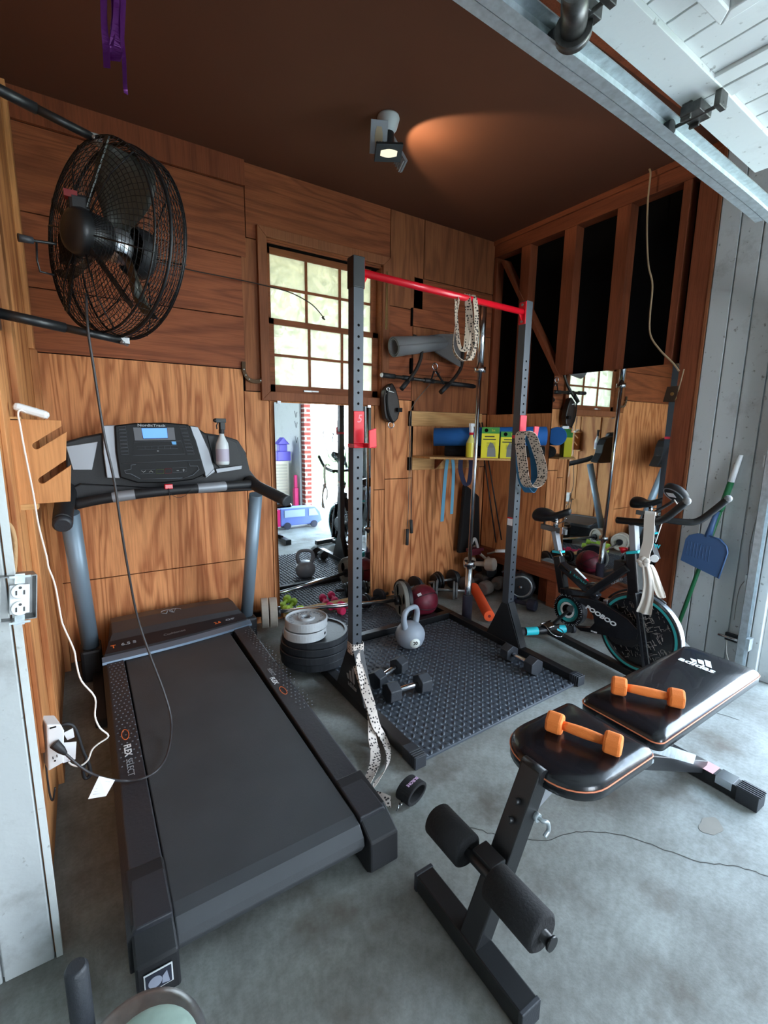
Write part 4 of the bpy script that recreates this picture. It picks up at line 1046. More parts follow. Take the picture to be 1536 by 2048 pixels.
# ================================================================ SQUAT RACK
rk = thing('squat_rack', 'tall black squat rack with a red pull-up bar and red hooks', 'squat rack', (1.62, 1.95, 0))
XA, YA, XC, YC = 1.06, 1.89, 2.19, 1.93
GUN = mat('gunmetal upright', (74, 78, 84), .36, .35, bump=.05, bscale=200)
for i, (x, y) in enumerate(((XA, YA), (XC, YC))):
    m = MB(); m.mi = 0; m.bx(x-.025, x+.025, y-.025, y+.025, .05, 2.09)
    # numbered holes down the front face
    m.mi = 1
    for k in range(34):
        z = .33 + k*.0478
        if z < 1.83 - (0 if i == 0 else .02): m.cyl((x, y-.0256, z), (x, y-.0235, z), .0062, n=12)
    m.obj('upright', [GUN, FELT], rk, bev=.002)
    m = MB(); m.bx(x-.026, x+.026, y-.50 if i else y-.54, y+.72, .004, .052); m.obj('foot', BLACK, rk, bev=.003)
    m = MB(); m.bx(x-.028, x+.028, y-.555 if i == 0 else y-.535, y-.46 if i == 0 else y-.49, .002, .056)
    for k in range(4): m.bx(x-.0295, x+.0295, y-.55+k*.012, y-.545+k*.012, .002, .058)
    m.obj('end_cap', RUBBER, rk, bev=.003)
    gs = []
    for s in (-1, 1):
        m = MB(); xx = x + s*.027
        m.prism([(-.025, .30), (.025, .30), (.14, .055), (-.14, .055)], .004, Matrix(((0, 0, 1, xx-.002), (1, 0, 0, y), (0, 1, 0, 0), (0, 0, 0, 1)))); gs.append(m.obj('gusset', BLACK, rk, bev=.001))
    m = MB(); m.bar((x, y-.03, .31), (x, y-.145, .055), .054, .003, (0, 0, 1)); m.obj('gusset_flange', BLACK, rk)
    if i == 0:
        m = MB(); MX = fr((x-.0305, y-.030, .135), (0, -1, 0), (0, 0, 1)) @ Matrix.Diagonal((1.35, 1.35, 1, 1))
        for k in range(3):
            h = .022 + k*.018; x0 = -.035+k*.02; m.prism([(x0, -.0), (x0+.015, -.0), (x0+.015-.008-.0*k, h), (x0-.008, h-.005)], .0006, MX)
        m.text('adidas', .026, MX @ Matrix.Translation((0, -.016, 0)), bold=.0006); m.obj('logo', GTXT, gs[0])
m = MB(); m.bx(XA-.029, XA+.029, YA-.029, YA+.029, 1.965, 2.092); m.obj('top_sleeve', BLACK, rk, bev=.004)
m = MB(); m.bx(XA-.02, XC+.02, YA+.56, YA+.61, .004, .054); m.obj('rear_crossbar', BLACK, rk, bev=.003)
m = MB(); m.tube([(XA+.027, YA, 2.036), (XC-.027, YC, 2.032)], .0165, 18); m.obj('pull_up_bar', RED, rk)
for x, y, s in ((XA+.028, YA, 1), (XC-.028, YC, -1)):
    m = MB(); m.bx(x-.003, x+.003, y-.024, y+.024, 1.965, 2.085); m.prism([(0, 0), (.03, 0), (0, -.05)], .004, Matrix(((s, 0, 0, x), (0, 0, 1, y-.002), (0, 1, 0, 2.02), (0, 0, 0, 1)))); f = m.obj('bar_flange', RED, rk, bev=.001)
    m = MB(); 
    for z in (1.98, 2.07): m.cyl((x+s*.003, y, z), (x+s*.008, y, z), .008, n=6)
    m.obj('bolt', STEEL, f)
# J hooks
for (x, y, z0, z1, s) in ((XA, YA, 1.30, 1.445, 1), (XC, YC, 1.345, 1.46, -1)):
    m = MB()
    m.bx(x-.027, x+.027, y-.034, y-.026, z0, z1); m.bx(x-.027, x+.027, y-.036, y+.026, z0-.02, z0)
    m.bx(x+s*.020, x+s*.062, y-.085, y-.036, z0-.018, z0+.004) if s > 0 else m.bx(x+.005, x+.045, y-.10, y-.03, z0-.018, z0+.0)
    if s > 0: m.prism([(.022, -.02), (.062, -.012), (.058, .072), (.020, .06)], .008, fr((x, y-.080, z0), (1, 0, 0), (0, 0, 1)))
    else: m.prism([(.004, -.03), (.030, -.03), (.044, .05), (.002, .052)], .010, fr((x, y-.105, z0), (1, 0, 0), (0, 0, 1)))
    m.obj('bar_hook', RED if s > 0 else PINKRED, rk, bev=.003)
MB().text('5', .05, fr((XA, YA-.0345, 1.41), (1, 0, 0), (0, 0, 1)), shear=.2).obj('hook_mark', mat('faint pink', (240, 140, 150), .5), rk)
m = MB(); m.bx(XC-.0262, XC-.0255, YC-.02, YC+.02, .80, .85); m.obj('warning_label', LABELW, rk)
m = MB(); m.bx(XC-.0266, XC-.0262, YC-.02, YC+.02, .842, .85); m.obj('label_stripe', RED, rk)

# ---------------------------------------------------------------- resistance bands
def band(name, label, pts, side, wd, mt, closed=False, group=None, cat='resistance band', th=.002, k=6):
    m = MB(); P = [V(p) for p in pts]
    if closed:
        n = len(P); Q = []
        for i in range(n):
            a, b, c, d = P[i-1], P[i], P[(i+1) % n], P[(i+2) % n]
            for j in range(k):
                t = j/k; Q.append(.5*((2*b)+(c-a)*t+(2*a-5*b+4*c-d)*t*t+(3*b-a-3*c+d)*t**3))
        P = Q
    else: P = smooth_path(P, k)
    if callable(side): side = [side(i/(len(P)-1)) for i in range(len(P))]
    m.ribbon(P, side, wd, th, closed)
    return tag(m.obj(name, mt), label, cat, group)
yb = 1.925; zb = 2.03
def bp(x, y, Y=1.90): return ony(x, y, Y)
# looped over the red bar (leaves hang either side)
band('resistance_band', 'long cream patterned band looped over the red pull-up bar', [bp(912,600,1.935), bp(914,588,1.93), bp(918,598,1.90), bp(912,640,1.885), bp(906,690,1.88), bp(913,712,1.88), bp(928,722,1.88), bp(938,710,1.885), bp(945,680,1.885), bp(940,640,1.89), bp(936,600,1.90), bp(934,590,1.93), bp(936,640,1.955), bp(930,700,1.955), bp(918,690,1.955), bp(913,640,1.95)], lambda u: (math.cos(3.4*u+.2), math.sin(3.4*u+.2), .05), .030, BANDM, True)
band('resistance_band', 'cream patterned band twisted beside the first over the red bar', [bp(941,594,1.94), bp(945,590,1.92), bp(950,600,1.895), bp(953,640,1.885), bp(950,690,1.885), bp(944,716,1.885), bp(936,718,1.885), bp(942,680,1.89), bp(944,640,1.90), bp(940,602,1.905)], lambda u: (.9, -.35+.5*u, .05), .026, BANDM, False)
band('resistance_band', 'wide cream patterned loop hanging from the right red hook', [bp(x, y, yy) for x, y, yy in ((1043,866,1.80),(1052,863,1.80),(1064,872,1.80),(1074,900,1.80),(1083,930,1.80),(1084,955,1.80),(1074,971,1.80),(1060,974,1.80),(1050,960,1.80),(1044,920,1.80),(1040,880,1.80))], (.35, -1, .05), .058, BANDM, True, th=.003)
band('resistance_band', 'striped blue band behind the wide cream loop', [bp(x, y, yy) for x, y, yy in ((1050,872,1.86),(1042,880,1.86),(1040,930,1.86),(1046,965,1.86),(1060,985,1.86),(1070,960,1.86),(1066,900,1.86))], (.35, -1, .05), .05, mat('teal blue band', (40, 96, 128), .6), True, th=.003)
band('resistance_band', 'pale patterned band wound round the foot of the left rack post', [(XA-.030, YA+.02, .305), (XA-.030, YA-.03, .305), (XA-.0, YA-.034, .30), (XA+.032, YA-.032, .30), (XA+.034, YA+.02, .305)], (0, 0.05, 1), .055, BANDW)
strap = [(XA+.02, YA-.04, .31), bp(716,1312,1.80), bp(722,1350,1.74), bp(733,1392,1.68), bp(742,1430,1.62)]
sp_ = [V(p) for p in strap] + [onz(745,1478,.05), onz(750,1500,.035), onz(750,1525,.03), onz(741,1550,.028), onz(730,1570,.03), onz(722,1580,.03)]
band('resistance_band', 'long pale patterned strap trailing from the left rack post down to the concrete', sp_, lambda u: (1, .9-1.6*u, .35*math.sin(9*u)), .046, BANDW)
sq_ = [bp(715,1330,1.79), bp(728,1370,1.71), bp(742,1412,1.63), bp(752,1450,1.57), onz(768,1478,.03), onz(777,1505,.022), onz(775,1530,.022), onz(760,1556,.022), onz(745,1575,.02), onz(748,1590,.022), onz(768,1598,.03), onz(782,1604,.03)]
band('resistance_band', 'second strand of pale patterned strap curling to the black ankle cuff', sq_, lambda u: (1, -.3+1.9*u, .3*math.cos(7*u)), .046, BANDW)
t = thing('ankle_cuff', 'black ankle cuff lying on the concrete beside the patterned strap', 'ankle cuff', onz(822, 1600))
c = onz(822, 1598); ys = V((-.28, .96, 0)).normalized(); xs = V((.96, .28, 0)).normalized(); m = MB()
m.ribbon([c + xs*(.052*math.cos(a)) + V((0, 0, .038+.031*math.sin(a))) for a in [2*PI*i/28 for i in range(28)]], ys, .060, .012, True); m.obj('cuff_strap', DARKF, t, bev=.003)
m = MB(); m.text('BUROHI', .017, fr(c + V((0, 0, .0758)) - ys*.004, -xs, -ys), ext=.0006, bold=.0005); m.obj('lettering', mat('lilac print', (190, 160, 190), .6), t)
m = MB(); e = c - xs*.056 + V((0, 0, .03)); m.tube([e, e-xs*.014+ys*-.01, e-xs*.018+V((0, 0, -.012)), e+V((0, 0, -.014))], .003, 8); m.tube([e-xs*.016, e-xs*.028-ys*.006+V((0, 0, -.01)), e-xs*.03+V((0, 0, -.02))], .003, 6); m.obj('d_ring', CHROME, t)

# ================================================================ FLOOR TILES with raised lozenges
def tile(name, label, pts, th, nx, ny):
    """pts: four floor corners (front-left, front-right, back-right, back-left)"""
    t = thing(name, label, 'rubber mat', (pts[0][0], pts[0][1], 0), 0)
    m = MB(); m.prism([(p[0], p[1]) for p in pts], th); m.obj('mat_base', MATR, t, bev=.003)
    m = MB(); P = [V((p[0], p[1], th)) for p in pts]
    for i in range(nx):
        for j in range(ny):
            u = (i+.5)/nx; v = (j+.5)/ny; p = P[0].lerp(P[1], u).lerp(P[3].lerp(P[2], u), v)
            a = (PI/4 if (i+j) % 2 else -PI/4); d = V((math.cos(a), math.sin(a), 0)); n = V((-d.y, d.x, 0)); L, W_ = .0150, .0072
            ring = [p+d*L*math.cos(q)+n*W_*math.sin(q) for q in [2*PI*k/8 for k in range(8)]]
            top = [p+d*L*.6*math.cos(q)+n*W_*.6*math.sin(q)+V((0, 0, .0058)) for q in [2*PI*k/8 for k in range(8)]]
            A = [m.b.verts.new(q) for q in ring]; B = [m.b.verts.new(q) for q in top]
            for k in range(8): m._f((A[k], A[(k+1) % 8], B[(k+1) % 8], B[k]), True)
            m._f(B, True)
    m.obj('raised_lozenges', MATR, t, rec=False)
tile('rubber_mat', 'large dark tread-pattern rubber mat under the rack beside the kettlebell', [(1.10, 1.36), (2.16, 1.40), (2.16, 2.44), (1.10, 2.44)], .014, 34, 34)
tile('rubber_mat', 'smaller dark rubber mat behind the rack crossbar under the loaded barbell', [(1.16, 2.51), (1.93, 2.51), (1.93, 2.98), (1.16, 2.98)], .016, 28, 17)

# ================================================================ WEIGHTS
def plate_w(name, label, c, axis, r, th, mt, group=None, rim=.022, hole=.0255, letter=None, grips=0, lm=None, a0=None):
    """weight plate: disc with raised rim, hub and centre hole; axis = normal"""
    MX = Matrix.Translation(V(c)) @ V(axis).to_track_quat('Z', 'Y').to_matrix().to_4x4()
    t = thing(name, label, 'weight plate', mtx=MX.copy(), group=group)
    h = th/2
    prof = [(hole, -h), (.045, -h), (.048, -h*.55), (r-rim, -h*.55), (r-rim*.8, -h), (r-.003, -h), (r, -h+.003), (r, h-.003), (r-.003, h), (r-rim*.8, h), (r-rim, h*.55), (.048, h*.55), (.045, h), (hole, h), (hole, -h)]
    m = MB(); m.lathe(prof, MX, 48, smooth=False); b = m.obj('disc', mt, t)
    if letter:
        m = MB(); n = len(letter); 
        for i, ch_ in enumerate(letter):
            if ch_ == ' ': continue
            a = PI/2 - (i-(n-1)/2)*(.30 if n < 12 else .26) if a0 is None else a0 + (i-(n-1)/2)*.30; rr = (r-rim)*.80
            m.text(ch_, r*(.19 if a0 is None else .24), MX @ Matrix.Translation((rr*math.cos(a), rr*math.sin(a), h*.55)) @ Matrix.Rotation(a-PI/2 if a0 is None else a+PI/2, 4, 'Z'), ext=.0018, bold=.001)
        m.obj('lettering', lm or mt, t)
    if grips:
        m = MB()
        for k in range(grips):
            a = 2*PI*k/grips+.4; rr = (r-rim+.048)/2
            m.lathe([(.0, h*.58), (.03*r/.13, h*.58)], MX @ Matrix.Translation((rr*math.cos(a), rr*math.sin(a), .001)) @ Matrix.Diagonal((.7, 1.3, 1, 1)), 16)
        m.obj('grip_hole', FELT, t)
    return t
sc = V((1.045, 2.345, 0)); 
labs = ['', 'black iron plate at the bottom of the floor stack', 'second black plate from the bottom in the floor stack', 'third black plate from the bottom in the floor stack', 'top black plate with raised letters under the two grey plates']
zz = .056
for i in range(1, 5):
    th = .042 if i < 4 else .036; off = V((random.uniform(-.006, .006), random.uniform(-.006, .006), 0))
    plate_w('weight_plate', labs[i], (sc.x+off.x, sc.y+off.y, zz+th/2), (0, 0, 1), .195 if i < 4 else .188, th, BLKIRON, 'black plates stacked on the floor', letter='CAP' if i == 4 else None, a0=-.15 if i == 4 else None); zz += th + .0015
for i, lb in enumerate(('lower thick grey painted plate on top of the black stack', 'upper grey painted plate with raised lettering topping the stack')):
    c = (sc.x-.072+.010*i, sc.y-.045+.008*i, zz+.027); MXp = plate_w('weight_plate', lb, c, (0, 0, 1), .118, .050, GREYIRON, 'grey plates on the stack', rim=.008, letter='WEIGHTS  25 LBS  FITNESS' if i else None, lm=mat('raised grey lettering', (128, 132, 136), .6))
    m = MB(); a = math.radians(-20 if i == 0 else -2); cc_ = V(c) + V((.118*math.cos(a-.5), .118*math.sin(a-.5), 0)); m.cyl(cc_ - V((math.cos(a-.5), math.sin(a-.5), 0))*.004, cc_ + V((math.cos(a-.5), math.sin(a-.5), 0))*.0006, .009, n=14); m.obj('drilled_hole', FELT, MXp)
    if i:
        for k in range(4):
            a = .4+k*PI/2; m = MB(); m.box((c[0]+.034*math.cos(a), c[1]+.034*math.sin(a), c[2]+.027), (.014, .008, .006)); m.obj('locking_lug', mat('raised grey lettering', (128, 132, 136), .6), MXp)
    zz += .052
# olympic barbell lying by the mirror
bA = V((1.02, 2.91, .138)); bB = onz(798, 1200, .138); bd = (bB-bA).normalized()
t = thing('barbell', 'steel barbell lying loaded with plates in front of the tall mirror', 'barbell', bA)
m = MB(); m.tube([bA+bd*.0, bB], .0135, 12); m.obj('bar_shaft', CHROME, t)
m = MB(); m.tube([bA-bd*.15, bA+bd*.0], .024, 16); m.cyl(bA-bd*.0, bA+bd*.03, .036); m.tube([bB, bB+bd*.072], .024, 16); m.cyl(bB-bd*.03, bB, .036); m.obj('sleeve', BLACK, t)
plate_w('weight_plate', 'inner grey rimmed plate on the right end of the lying barbell', bB+bd*.02, -bd, .135, .032, mat('weathered grey iron', (120, 118, 110), .6, var=.2), None, grips=3)
plate_w('weight_plate', 'outer black plate on the right end of the lying barbell', bB+bd*.052, -bd, .13, .028, BLKIRON, None)
plate_w('weight_plate', 'inner cream plate on the left end of the lying barbell', bA-bd*.02, bd, .10, .05, CREAMV, None)
plate_w('weight_plate', 'outer cream plate on the left end of the lying barbell', bA-bd*.075, bd, .10, .045, CREAMV, None)
# olympic barbell standing on end
b0 = V((2.258, 2.366, 0)); b1 = V((2.245, 2.333, 2.2))
t = thing('barbell', 'bare chrome barbell standing upright behind the pull-up bar', 'barbell', b0)
bu = (b1-b0).normalized()
m = MB(); m.tube([b0+bu*.44, b0+bu*1.76], .0142, 14); m.obj('bar_shaft', CHROME, t)
for za, zb2 in ((.012, .44), (1.76, 2.19)): m = MB(); m.tube([b0+bu*za, b0+bu*zb2], .0235, 18); m.obj('sleeve', CHROME, t)
for z in (.42, 1.745): m = MB(); m.cyl(b0+bu*z, b0+bu*(z+.035), .038, n=24); m.obj('collar', CHROME, t)
m = MB(); m.tube([b0+V((0, 0, .003)), b0+bu*.20], .036, 20); tag(m.obj('foam_sleeve', mat('dark purple foam', (44, 40, 56), .8)), 'dark foam tube round the bottom end of the upright barbell', 'foam tube')

# kettlebell
kc = V((1.655, 2.235, 0)); kb = thing('kettlebell', 'light grey kettlebell marked 20 on the tread-pattern mat', 'kettlebell', (kc.x, kc.y, .017))
m = MB(); MK = Matrix.Translation((kc.x, kc.y, .017)) @ Matrix.Rotation(math.radians(18), 4, 'Z')
m.lathe([(0, 0), (.055, 0), (.078, .018), (.092, .055), (.094, .085), (.084, .115), (.062, .142), (.045, .150), (0, .152)], MK, 32); m.obj('bell', KBGREY, kb)
m = MB(); hp = [(-.050, .118), (-.066, .165), (-.071, .20), (-.060, .232), (-.035, .247), (0, .250), (.035, .247), (.060, .232), (.071, .20), (.066, .165), (.050, .118)]
P = smooth_path([MK @ V((x, 0, z)) for x, z in hp], 5); m.tube(P, [.0215 - .006*math.sin(PI*i/(len(P)-1)) for i in range(len(P))], 14); m.obj('handle', KBGREY, kb)
fd = V((-.27, -.96, 0)).normalized(); fp = V((kc.x, kc.y, .072)) + fd*.0915; nz = V((fd.x, fd.y, -.12)).normalized()
FX = fr(fp, V((-fd.y, fd.x, 0)), (0.0, 0, 1))
m = MB(); FX2 = FX @ Matrix.Rotation(0, 4, 'X'); m.lathe([(0, .004), (.031, .003), (.033, -.01)], FX2, 26); lb = m.obj('number_disc', mat('off white disc', (222, 226, 218), .5), kb)
MB().text('20', .030, FX2 @ Matrix.Translation((0, .001, .0045)), ext=.0005, bold=.0008).obj('number', FELT, lb)

# hex dumbbells
def hexdb(name, label, a, b, R_, L_, hm, head_m, hand_m, group=None, cat='dumbbell', rot=0, zoff=0, base=None, hcol=None, nh=6, round_=0.004, hr=.012):
    a, b = V(a), V(b); d = (b-a).normalized(); c = (a+b)/2
    MX = fr(c, d, V((0, 0, 1)).cross(d))
    t = thing(name, label, cat, mtx=MX.copy(), group=group)
    Lh = (b-a).length
    for s in (-1, 1):
        m = MB(); poly = [(R_*math.cos(PI/nh + 2*PI*k/nh+rot), R_*math.sin(PI/nh + 2*PI*k/nh+rot)) for k in range(nh)]
        X = s*Lh/2; M1 = MX @ Matrix(((0, 0, 1, X-L_/2), (1, 0, 0, 0), (0, 1, 0, 0), (0, 0, 0, 1)))
        m.prism(poly, L_, M1); m.obj('head', head_m, t, bev=round_)
    m = MB(); n = 9; pts = []; rr = []
    for i in range(n):
        u = i/(n-1); x = -Lh/2 + L_/2 + (Lh-L_)*u; pts.append(MX @ V((x, 0, 0))); rr.append(hr*(1+.22*math.sin(PI*u)) if hm else hr)
    m.tube(pts, rr, 14); m.obj('handle', hand_m, t)
    return t
ap = .045
hexdb('hex_dumbbell', 'black hex dumbbell with its end tucked behind the left rack post', onz(798, 1330, .062), onz(755, 1358, .062), .049, .062, 1, RUBBER, CHROME, 'black hex dumbbells on the mat', rot=0)
hexdb('hex_dumbbell', 'black hex dumbbell lying nearest the camera on the mat', onz(845, 1365, .065), onz(784, 1384, .065), .053, .065, 1, RUBBER, CHROME, 'black hex dumbbells on the mat')
hexdb('hex_dumbbell', 'black hex dumbbell lying against the right rack foot', onz(1018, 1304, .065), onz(1066, 1331, .065), .051, .062, 1, RUBBER, CHROME, 'black hex dumbbells on the mat')

# medicine ball
c = V((2.044, 2.62, .118)); t = thing('medicine_ball', 'maroon and black medicine ball behind the kettlebell', 'medicine ball', (c.x, c.y, 0))
m = MB(); m.sph(c, .118, 32); m.obj('ball', MAROON, t)
m = MB(); 
for k in range(3): 
    q = Matrix.Rotation(k*PI/3+.3, 3, 'X'); m.tube([c + q @ V((.1175*math.cos(a), .1175*math.sin(a), 0)) for a in [2*PI*i/40 for i in range(40)]], .003, 5, closed=True)
m.obj('seams', BLACKM, t)
m = MB(); vd = (C0-c).normalized(); p = c + (vd + V((-.35, 0, .62))).normalized()*.119; nn = (p-c).normalized(); m.box((0, 0, 0), (.030, .022, .001), fr(p, V((.8, -.5, .5)), nn.cross(V((.8, -.5, .5))))); m.obj('barcode_label', LABELW, t)
# orange foam noodle
t = thing('foam_noodle', 'bright orange foam tube lying beside the right rack post', 'foam tube', (2.5, 2.4, 0))
m = MB(); P = smooth_path([V((2.37, 2.25, .055)), V((2.47, 2.40, .052)), V((2.58, 2.57, .06)), V((2.66, 2.72, .085))], 5); m.tube(P, .040, 20); m.obj('tube', ORFOAM, t, bev=.004)
m = MB(); e = P[0]; dd = (P[0]-P[1]).normalized(); m.cyl(e+dd*.0004, e+dd*.0012, .011, n=10); m.obj('hole', mat('dark red', (120, 24, 16), .8), t)

# pile of small weights in the corner
def plate_db(label, c, d, r, n, mt, hm, group):
    d = V(d).normalized(); c = V(c); MX = fr(c, d, V((0, 0, 1)).cross(d)); t = thing('plate_dumbbell', label, 'dumbbell', mtx=MX.copy(), group=group)
    for s in (-1, 1):
        for k in range(n):
            m = MB(); x = s*(.07+k*.022); M1 = MX @ Matrix(((0, 0, 1, x), (1, 0, 0, 0), (0, 1, 0, 0), (0, 0, 0, 1)))
            rr = r*(1-.12*k); m.lathe([(0, -.009), (rr-.01, -.009), (rr, -.006), (rr, .006), (rr-.01, .009), (0, .009)], M1, 26, smooth=False); m.obj('plate', mt, t)
    m = MB(); m.tube([MX @ V((-.17, 0, 0)), MX @ V((.17, 0, 0))], .0125, 10); m.obj('handle', hm, t)
G = 'adjustable dumbbells by the back wall'
plate_db('small grey plate dumbbell right behind the medicine ball', (2.42, 2.80, .078), (.75, -.65, 0), .075, 2, mat('dull grey iron', (96, 98, 98), .6), STEEL, G)
plate_db('black plate dumbbell against the back wall left of the grey one', (2.165, 2.96, .09), (.97, .1, 0), .088, 2, BLKIRON, STEEL, G)
plate_db('black plate dumbbell in the corner behind the grey one', (2.56, 2.965, .09), (.95, -.1, .0), .085, 3, BLKIRON, STEEL, G)
plate_db('dark dumbbell behind the lying barbell at the mirror edge', (1.80, 2.93, .079), (1, .25, 0), .06, 2, BLKIRON, BLACK, G)
GC = 'cream vinyl dumbbells piled in the corner'
def rounddb(name, label, c, d, r, L, mt, group, hm=None, n=8):
    c = V(c); d = V(d).normalized(); return hexdb(name, label, c-d*L/2, c+d*L/2, r, r*1.5, 0, mt, hm or mt, group, nh=n, round_=r*.28, hr=r*.36)
rounddb('vinyl_dumbbell', 'cream dumbbell topmost of the corner pile', (2.80, 2.80, .245), (.35, -.9, .12), .058, .19, CREAMV, GC)
rounddb('vinyl_dumbbell', 'cream dumbbell propped under the topmost one', (2.87, 2.86, .30), (-.5, .6, .6), .034, .15, CREAMV, GC)
rounddb('vinyl_dumbbell', 'greyish dumbbell low in the corner pile behind the orange tube', (2.86, 2.70, .07), (.95, .15, .0), .062, .19, mat('grey brown vinyl', (112, 102, 96), .7), GC)
rounddb('vinyl_dumbbell', 'brown grey dumbbell at the foot of the corner pile', (2.80, 2.86, .072), (.9, .1, .0), .066, .2, mat('brown vinyl', (92, 80, 76), .7), GC)
rounddb('vinyl_dumbbell', 'black dumbbell between the cream ones', (2.93, 2.88, .17), (.2, .9, 0), .06, .18, BLKIRON, GC)
t = thing('push_up_handle', 'white and maroon push-up grip on top of the corner pile', 'push-up handle', (2.80, 2.90, .36))
m = MB(); m.tube(smooth_path([(2.765, 2.90, .37), (2.785, 2.88, .44), (2.80, 2.87, .445), (2.825, 2.86, .37)]), .012, 10); m.obj('grip', mat('grey white grip', (196, 196, 196), .6), t)
m = MB(); m.box((2.80, 2.87, .355), (.15, .07, .03)); m.box((2.80, 2.87, .325), (.11, .05, .03)); m.obj('base', mat('dark maroon plastic', (92, 22, 40), .5), t, bev=.006)
t = thing('push_up_handle', 'dark wire push-up stand hooked beside the rack post', 'push-up handle', (2.95, 2.7, .3))
m = MB(); m.tube(smooth_path([(2.86, 2.78, .33), (2.93, 2.68, .37), (2.98, 2.62, .34), (2.98, 2.60, .24), (2.92, 2.66, .19)]), .008, 8); m.obj('frame', STEEL, t)
m = MB(); m.tube([(2.90, 2.73, .36), (2.95, 2.66, .37)], .014, 10); m.obj('grip', WHITEP, t)
# big dark weight under the ledge
t = thing('large_dumbbell', 'big black dumbbell in the shadow under the brown ledge', 'dumbbell', (2.90, 2.45, .0))
m = MB(); M1 = fr((2.93, 2.44, .125), (.35, -1, 0), (1, .35, 0)); MXd = Matrix.Translation((2.92, 2.45, .125)) @ V((-.75, -.65, .05)).to_track_quat('Z', 'Y').to_matrix().to_4x4()
m.lathe([(0, -.09), (.10, -.09), (.12, -.075), (.12, .01), (.105, .02), (.03, .022), (0, .022)], MXd, 8, smooth=False); m.obj('head', BLKIRON, t, bev=.006)
m = MB(); m.lathe([(.075, .02), (.085, .028), (.095, .02)], MXd, 24); m.lathe([(0, .045), (.014, .045), (.014, .02)], MXd, 10); m.obj('end_nut', STEEL, t)
rounddb('vinyl_dumbbell', 'blue black dumbbell lying in front of the big black one', (2.80, 2.33, .05), (.3, -.95, 0), .048, .17, mat('blue black vinyl', (36, 42, 60), .7), None)
# pink and lime dumbbells by the mirror
GP = 'pink dumbbells by the tall mirror'
for c, lb in (((1.50, 2.985, .034), 'left pink dumbbell on the mat in front of the tall mirror'), ((1.585, 2.965, .034), 'right pink dumbbell in front of the tall mirror by the rack post')): rounddb('pink_dumbbell', lb, (c[0], c[1]-.02, c[2]+.012), (.25, -1, .0), .031, .13, PINK, GP)
GL = 'lime dumbbells by the tall mirror'
for c, lb in (((1.17, 2.99, .10), 'left lime dumbbell behind the cream plates at the mirror corner'), ((1.225, 2.975, .06), 'right lime dumbbell behind the cream plates at the mirror corner')): rounddb('lime_dumbbell', lb, (c[0], c[1]-.01, c[2]), (.5, -.6, .1), .030, .11, LIME, GL)

# ================================================================ WALL HANGINGS on the back wall
t = thing('horseshoe', 'rusty horseshoe nailed upright left of the window', 'horseshoe', (.99, 3.07, 1.72))
HS = mat('rusty iron', (92, 70, 50), .8, .3, bump=.5, bscale=60, var=.3)
pts = [ony(x, y, 3.07) for x, y in ((487, 723), (488, 742), (496, 757), (511, 763), (525, 759), (533, 745), (532, 724))]
m = MB(); P = smooth_path(pts, 6); m.ribbon(P, [(V(((P[min(i+1, len(P)-1)]-P[max(i-1, 0)]).z, 0, -(P[min(i+1, len(P)-1)]-P[max(i-1, 0)]).x))) for i in range(len(P))], .024, .010); m.obj('shoe', HS, t, bev=.002)
m = MB()
for i in (5, 9, 13, 22, 26, 30):
    if i < len(P): m.cyl(P[i]+V((0, -.004, 0)), P[i]+V((0, -.009, 0)), .004, n=8)
m.obj('nail', STEEL, t)
t = thing('fishing_line', 'thin dark rope drooping across the wall from the fan to the window', 'rope', (.7, 3.0, 2.2))
m = MB(); m.tube(smooth_path([ony(x, y, 3.05) for x, y in ((258, 510), (310, 523), (355, 533), (385, 541), (430, 550), (480, 560), (530, 571), (575, 583), (605, 597), (625, 610), (640, 626), (650, 640), (644, 635), (648, 633))], 3), .0035, 6); m.obj('rope', mat('dark rope', (48, 40, 34), .8), t)

t = thing('door_pull_up_bar', 'black doorway pull-up bar with curved arms hung on the back wall', 'pull-up bar', (2.4, 2.95, 1.76))
BK = mat('worn black tube', (44, 40, 36), .45, .2, var=.2, vscale=30)
m = MB(); A_ = ony(764, 750, 2.94); B_ = ony(950, 773, 2.94); m.tube([A_, B_], .013, 12); m.obj('long_tube', BK, t)
for u0, u1 in ((.0, .12), (.20, .30), (.42, .52), (.70, .98)): m = MB(); m.tube([A_.lerp(B_, u0), A_.lerp(B_, u1)], .018, 12); m.obj('foam_grip', BLACKM, t)
m = MB(); m.sph(A_, .016); m.obj('end_ball', WHITEP, t)
for pts in ([(826, 672), (834, 676), (842, 695), (842, 715), (832, 740), (816, 762), (803, 778)], [(926, 694), (925, 715), (922, 735), (912, 752), (898, 768), (881, 785)]):
    m = MB(); m.tube(smooth_path([ony(x, y, 2.97-.010*i) for i, (x, y) in enumerate(pts)]), .0135, 12); arm = m.obj('curved_arm', BK, t)
    m = MB(); a, b = ony(*pts[-2], 2.91), ony(*pts[-1], 2.905); m.tube([a, b], .018, 12); m.obj('foam_grip', BLACKM, arm)
m = MB(); m.bar(ony(828, 675, 2.98), ony(868, 674, 2.98), .02, .02); m.bar(ony(848, 690, 2.98), ony(866, 672, 2.98), .012, .012); m.obj('top_bracket', BK, t)
t = thing('gymnastic_strap', 'chrome ring and black strap clipped round the pull-up bar', 'strap', (2.42, 2.93, 1.85))
m = MB(); c = ony(870, 733, 2.925); m.tube([c + V((.024*math.cos(a), 0, .024*math.sin(a))) for a in [2*PI*i/24 for i in range(24)]], .0045, 8, closed=True); m.obj('ring', CHROME, t)
m = MB(); m.tube([ony(868, 742, 2.925), ony(862, 762, 2.925)], .006, 6); m.tube([ony(872, 742, 2.925), ony(888, 768, 2.925)], .008, 6); m.obj('strap', DARKF, t)
